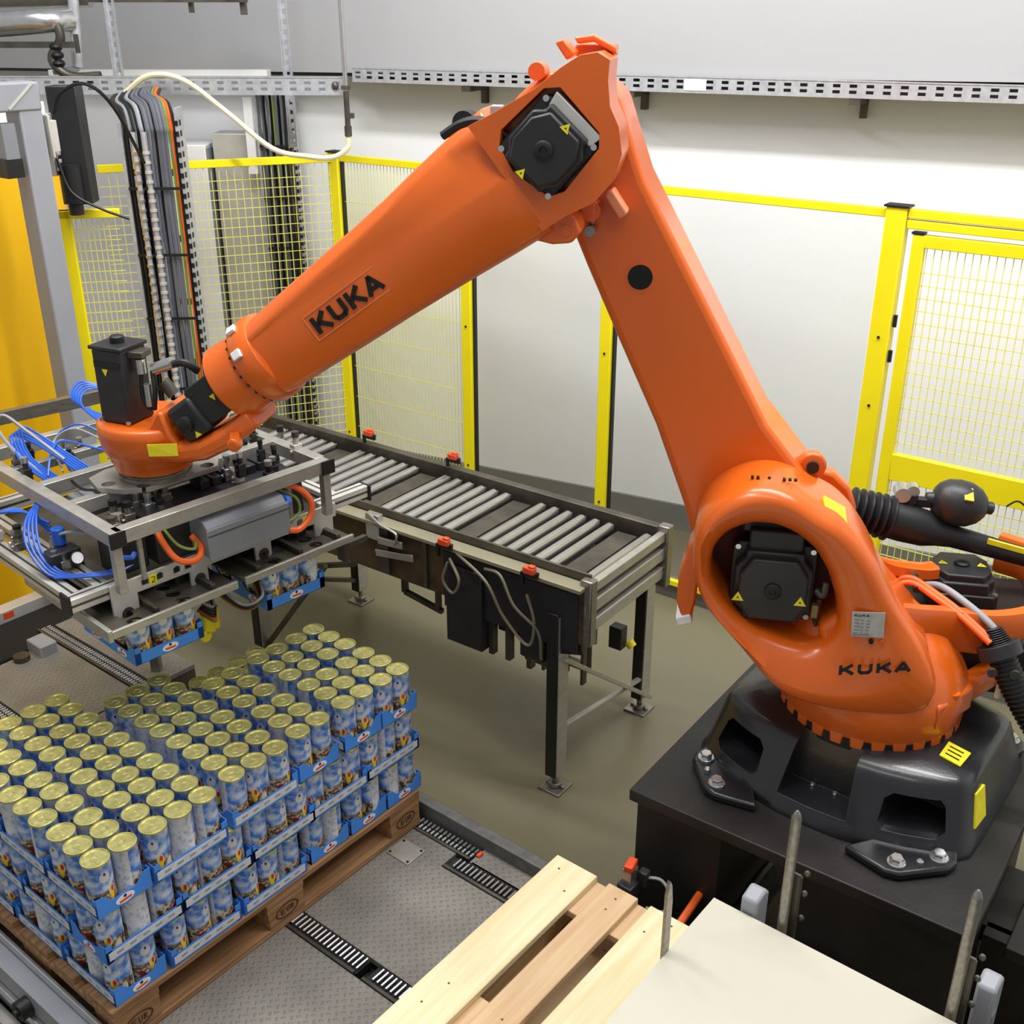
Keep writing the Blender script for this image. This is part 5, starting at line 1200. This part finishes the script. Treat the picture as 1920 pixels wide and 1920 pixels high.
# front face plate with ears and slots
ears = [.045, .30, .545, .80]
top, bot = DZ + .025, DZ - .025; poly = [(-.0, top), (.0, bot)]
for i, e in enumerate(ears):
    dn = .085 if i in (0, 3) else .062
    w = .040 if i in (0, 3) else .032
    poly += [(e - w if i else .0, bot), (e - w if i else .0, bot - dn), (e + w, bot - dn), (e + w, bot)]
poly += [(.855, bot), (.855, top)]
pp = [];
for p in poly:
    if not pp or (abs(pp[-1][0] - p[0]) + abs(pp[-1][1] - p[1])) > 1e-4: pp.append(p)
cc = []
for i, e in enumerate(ears):
    k = G(); k.cyl((e, .0, bot - (.055 if i in (0, 3) else .035)), (e, .12, bot - (.055 if i in (0, 3) else .035)), .016, 20); cc.append(k)
for e in (.115, .165, .225, .265, .41, .46, .64, .70): k = G(); k.prism([(e - .012, DZ - .012), (e + .012, DZ - .012), (e + .012, DZ + .008), (e, DZ + .014), (e - .012, DZ + .008)], lambda a, b, c: (a, c, b), .0, .12); cc.append(k)
g = G(); g.prism(pp, lambda a, b, c: (a, c, b), .058, .068); fpz = part('face_plate', g, ALUW, gr, bev=.0015, cuts=cc)
for i, e in enumerate(ears):
    zz = bot - (.055 if i in (0, 3) else .035)
    g = G(); g.lathe((e, .056, zz), (0, 1, 0), [(0, .010), (0, .020), (.008, .020)], 20); part('bushing', g, STEELD, fpz)
    g = G(); g.cyl((e, .0555, zz), (e, .0562, zz), .008, 14); part('bore', g, BLACKR, fpz)
for nm, x in (('2', .14), ('1', .725)):
    g = G(); g.bb(x - .013, x + .013, .0565, .058, DZ - .016, DZ + .016); st = part('number_sticker', g, YELS, fpz)
    g = G(); y = .0555
    S_ = {'2': [((-.006, .009), (.006, .009)), ((.006, .009), (.006, .001)), ((.006, .001), (-.006, -.009)), ((-.006, -.009), (.007, -.009))], '1': [((-.004, .006), (.001, .010)), ((.001, .010), (.001, -.010))]}[nm]
    for a, b in S_: g.bar((x + a[0], y + .0005, DZ + a[1]), (x + b[0], y + .0005, DZ + b[1]), .001, .003, up=(0, 1, 0))
    part('digit', g, BLACKL, st, smooth=0)
# grey control enclosure
g = G(); g.prism([(-.02, 1.235), (.09, 1.235), (.09, 1.345), (.06, 1.362), (.0, 1.355), (-.02, 1.335)], lambda a, b, c: (c, a, b), .30, .60); bx = part('control_box', g, GREYB, gr, bev=.004)
g = G(); g.bb(.296, .604, -.026, -.020, 1.228, 1.335); part('box_lid', g, GREYB, bx, bev=.003)
g = G(); g.bb(.298, .602, -.0275, -.0255, 1.312, 1.315); part('lid_seam', g, STEELD, bx)
# dark compressor block between the bars
g = G(); g.bb(.18, .74, .08, .28, 1.225, 1.37); part('valve_island', g, BLACKM, gr, bev=.006)
g = G(); g.bb(.05, .16, .1, .2, 1.225, 1.35); part('dark_box', g, BLACKR, gr, bev=.005)
g = G(); g.bb(.10, .30, .345, .47, 1.33, 1.375); part('tray_box', g, GREYB, gr, bev=.004)
g = G(); g.bb(.26, .34, .36, .43, 1.376, 1.385); part('yellow_tag', g, YELS, gr)
# hoses
def hose(nm, pts, r, m, n=8, par=None): g = G(); g.tube(pts, r, n); return part(nm, g, m, par or gr)
hose('orange_hose', [(.20, .12, 1.36), (.185, .05, 1.315), (.20, .0, 1.265), (.25, -.015, 1.25), (.29, .01, 1.265), (.285, .05, 1.30)], .0105, ORANGE2)
hose('orange_hose', [(.60, .05, 1.37), (.66, .02, 1.36), (.70, -.01, 1.31), (.69, -.02, 1.255), (.64, -.025, 1.225), (.60, -.02, 1.232)], .0105, ORANGE2)
hose('green_hose', [(.21, .08, 1.34), (.22, .02, 1.30), (.26, .0, 1.28), (.285, .03, 1.29)], .005, CGRN); hose('green_hose', [(.62, .05, 1.35), (.66, .01, 1.32), (.66, -.0, 1.27), (.61, .0, 1.25)], .005, CGRN)
hose('blue_hose', [(.60, .05, 1.34), (.62, .0, 1.33), (.60, -.005, 1.31)], .012, BLUE)
# big blue bundles
for k in range(5):
    o = k * .014
    hose('blue_hose', [(.47 + o, .60 + o, 1.40), (.40 + o, .72 + o * .5, 1.46), (.36, .82 + o, 1.53), (.42, .88 + o, 1.56 + o * .3), (.50, .84 + o, 1.54), (.52, .78, 1.46 + o)], .0042, BLUE, 6)
for k in range(5):
    o = k * .011
    hose('blue_hose', [(.10 + o, .55 + o, 1.38), (.06 + o, .66 + o, 1.44), (.08 + o, .78, 1.50 + o * .5), (.14 + o, .74, 1.47), (.17 + o, .62 + o, 1.43), (.20 + o, .52 + o, 1.39)], .0042, BLUE, 6)
for k in range(5):
    a0 = random.uniform(.1, .5)
    hose('blue_hose', [(a0, .60, 1.40), (a0 + .05, .66 + .03 * k, 1.45), (a0 + .12, .72, 1.46 + .01 * k), (a0 + .2, .64, 1.43), (a0 + .26, .58 + .03 * k, 1.40)], .0038, BLUE if k % 2 == 0 else CLG, 6)
hose('loop_hose', [(.10, .62, 1.40), (.06, .72, 1.47), (.05, .80, 1.54), (.08, .80, 1.57), (.12, .74, 1.52), (.17, .60, 1.44)], .006, CLG, 6)
for k in range(4):
    o = k * .012
    hose('blue_hose', [(-.10 - o * .5, .80, 1.30 + o * .5), (-.09 - o, .58, 1.34), (-.04, .48 + o, 1.355), (.0, .40, 1.33 - o)], .0042, BLUE, 6)
    hose('blue_hose', [(.0 + o * .3, .46 + o, 1.37), (-.04 - o, .40, 1.35), (-.075 - o, .32, 1.30), (-.07 - o * .7, .24, 1.25 - o * .3), (-.04, .18, 1.235)], .0042, BLUE, 6)
for k in range(3):
    o = k * .012; hose('blue_hose', [(-.09, .22 + o, 1.235), (-.03, .15 + o, 1.24), (.05, .10 + o, 1.243), (.14, .11 + o, 1.25)], .0042, BLUE, 6)
hose('blue_hose', [(.06, .07, 1.30), (.075, .04, 1.305), (.09, .05, 1.31)], .008, BLUE)
for k in range(3): hose('white_hose', [(-.02 + .01 * k, .30, 1.33), (.03, .25 - .02 * k, 1.345), (.08, .26, 1.33), (.10, .30, 1.29)], .005, CLG, 6)
# regulator with blue knob and gauge
g = G(); g.box((-.03, .28, 1.26), (.10, .06, .06)); g.cyl((-.015, .31, 1.25), (-.015, .31, 1.29), .022, 14); g.cyl((-.06, .29, 1.2), (-.06, .29, 1.25), .018, 14); rg_ = part('air_regulator', g, BLACKM, gr, bev=.005)
g = G(); g.cyl((-.015, .315, 1.29), (-.015, .315, 1.345), .020, 16); part('blue_knob', g, BLUE, rg_, bev=.003)
g = G(); p = Vector((-.005, .235, 1.265)); n_ = Vector((-.2, -.9, .5)); g.lathe(p, n_, [(0, .021), (.010, .021), (.012, .018)], 20); gg_ = part('gauge', g, BLACKR, rg_)
g = G(); n_ = n_.normalized(); g.cyl(p + n_ * .0115, p + n_ * .0128, .0175, 20); part('gauge_face', g, WHITE, rg_)
# clusters of valves and fittings (each built as body, neck, knob)
def valve(a, b, z, h=.06, m=STEELB, kn=STEELD, r=.014):
    g = G(); g.bb(a - r * 1.2, a + r * 1.2, b - r, b + r, z, z + h * .55); g.cyl((a, b, z + h * .5), (a, b, z + h * .85), r * .8, 12); g.cyl((a - r * 1.8, b, z + h * .3), (a + r * 1.8, b, z + h * .3), r * .45, 10); v = part('valve', g, m, gr, bev=.002)
    g = G(); g.cyl((a, b, z + h * .8), (a, b, z + h), r * .95, 12); part('valve_knob', g, kn, v)
for a, b, z, h in ((.135, .235, 1.33, .085), (.16, .19, 1.33, .085), (.10, .14, 1.32, .09), (.06, .10, 1.375, .05), (.215, .235, 1.34, .09), (.235, .20, 1.34, .08), (.29, .24, 1.35, .11), (.30, .21, 1.34, .10), (.255, .16, 1.33, .07), (.53, .20, 1.36, .10), (.55, .17, 1.36, .09), (.79, .17, 1.38, .10), (.82, .30, 1.36, .1), (.57, .33, 1.38, .09)):
    valve(a, b, z, h, random.choice((STEELB, ALUW, STEEL)), random.choice((STEELD, STEELB, BLACKR)))
for k in range(22):
    a, b = (random.uniform(.48, .78), random.uniform(.12, .62)) if k < 14 else (random.uniform(.05, .5), random.uniform(.56, .9))
    valve(a, b, 1.37 + random.uniform(-.03, .03), random.uniform(.05, .09), random.choice((BLACKM, BLACKR, STEELB, STEELD, STEEL)), random.choice((BLACKR, BLUE, STEELB, STEELD)), random.uniform(.009, .015))
for k in range(16):
    a, b = (random.uniform(-.08, .02), random.uniform(.15, .7)) if k < 9 else (random.uniform(.6, .95), random.uniform(.14, .5))
    valve(a, b, 1.215 + random.uniform(0, .03), random.uniform(.05, .08), random.choice((BLACKM, STEEL, ALUW, STEELB)), random.choice((BLACKR, STEELD, STEELB)), random.uniform(.01, .016))
for k in range(9):
    a = random.uniform(.5, .74); b = random.uniform(.18, .5); hose('black_tube', [(a, b, 1.37), (a + .03, b + .04, 1.44 + random.uniform(0, .03)), (a + .08, b + .05, 1.43), (a + .1, b + .1, 1.38)], .005, random.choice((BLACKR, BLACKR, BLUE, CLG)), 6)
g = G(); g.cyl((.50, .36, 1.435), (.60, .44, 1.44), .008, 10); g.cyl((.53, .33, 1.435), (.62, .41, 1.44), .008, 10); part('bright_rods', g, STEELB, gr, kind='stuff')
g = G()
for k in range(7): g.bb(.42 + k * .045, .455 + k * .045, .19, .26, 1.37, 1.40)
part('valve_row', g, BLACKM, gr, bev=.003, kind='stuff')
hose('cable', [(.135, .52, 1.41), (.13, .42, 1.40), (.125, .31, 1.425), (.15, .29, 1.37)], .005, BLACKR, 6)
# suction plates with holes
for x0, x1, nm in ((-.06, .375, 'a'), (.405, .85, 'b')):
    PZT = 1.125
    cc = []
    hs = ((.20, .12), (.20, .06), (.20, .0), (.03, .05), (.03, -.005), (.20, .18)) if nm == 'a' else ((.72, .13), (.722, .07), (.724, .012), (.55, .075), (.552, .015))
    for a, b in hs: k = G(); k.cyl((a, b, PZT - .05), (a, b, PZT + .05), .023, 20); cc.append(k)
    g = G(); g.bb(x0, x1, -.03, .48, PZT - .010, PZT); sp_ = part('suction_plate', g, mat('plate_dark', (92, 88, 78), .45, .5, var=.3), gr, bev=.001, cuts=cc)
    g = G(); g.bb(x0, x1, -.042, -.030, PZT - .014, PZT + .012); part('front_lip', g, ALU, sp_, bev=.002)
    for (a, b) in hs: g = G(); g.cyl((a, b, PZT - .02), (a, b, PZT - .012), .022, 16); part('suction_cup', g, BLACKR, sp_)
    for a in ((.10, .30) if nm == 'a' else (.47, .64, .80)):
        g = G(); g.bb(a - .008, a + .008, -.02, .47, PZT, PZT + .022); part('stiffener', g, STEELD, sp_, bev=.001)
    g = G(); g.bb(x0 + .1, x0 + .14, .1, .14, PZT, DZ - .03); g.bb(x1 - .14, x1 - .1, .1, .14, PZT, DZ - .03); g.bb(x0 + .1, x0 + .14, .38, .42, PZT, DZ - .03); part('hanger', g, BLACKM, sp_)
g = G(); g.bb(-.075, -.06, -.045, .50, 1.105, 1.145); part('side_rail', g, ALU, gr, bev=.002)
g = G(); g.bb(.82, .84, -.02, .02, 1.03, 1.11); g.bar((.84, 0, 1.08), (.95, .02, 1.07), .02, .02); part('side_gripper', g, STEELD, gr)
# cable loop and yellow hook under the gap
for k, (mm, r) in enumerate(((CLG, .005), (BLACKR, .007), (BLACKR, .007), (CB, .006), (RED, .005), (CGRN, .004))):
    o = k * .009; hose('loop_cable', [(.40, .20, 1.11), (.385 + o * .3, .10 + o, 1.07 - o), (.42 + o * .5, .02 + o, 1.01 - o), (.47 + o * .3, -.02 + o, 1.035 - o), (.50, .03 + o, 1.06)], r, mm, 6)
    hose('loop_cable', [(.385, .22, 1.11), (.36, .12, 1.06 - o), (.33, .05, 1.03 - o * 1.3), (.30, .06 + o, 1.05 - o)], r, mm, 6)
g = G(); g.bb(.33, .37, .12, .15, .89, .96); g.cyl((.33, .12, .885), (.33, .15, .885), .022, 14); g.cyl((.375, .13, .90), (.375, .13, .98), .015, 12); part('yellow_hook', g, YELS, gr, bev=.003)
g = G(); g.bb(.34, .36, .125, .145, .95, 1.12); part('hook_stem', g, STEELD, gr)

# trays held by the gripper (logo side to the front): long side along the gripper bar
HZ = .955
for a, b, lb, cl_ in ((.145, .10, 'front blue carton tray held under the left suction plate', 'blue can held in the front tray under the left suction plate'), (.145, .263, 'rear blue carton tray held under the left suction plate', 'blue can held in the rear tray under the left suction plate'),
                (.625, .088, 'front blue carton tray held under the right suction plate', 'blue can held in the front tray under the right suction plate'), (.625, .251, 'rear blue carton tray held under the right suction plate', 'blue can held in the rear tray under the right suction plate')):
    x, y, _ = gw(a, b); put_tray(x, y, HZ, GY + PI, lb, cl_, 'cans in the ' + lb, 'blue trays held by the gripper')
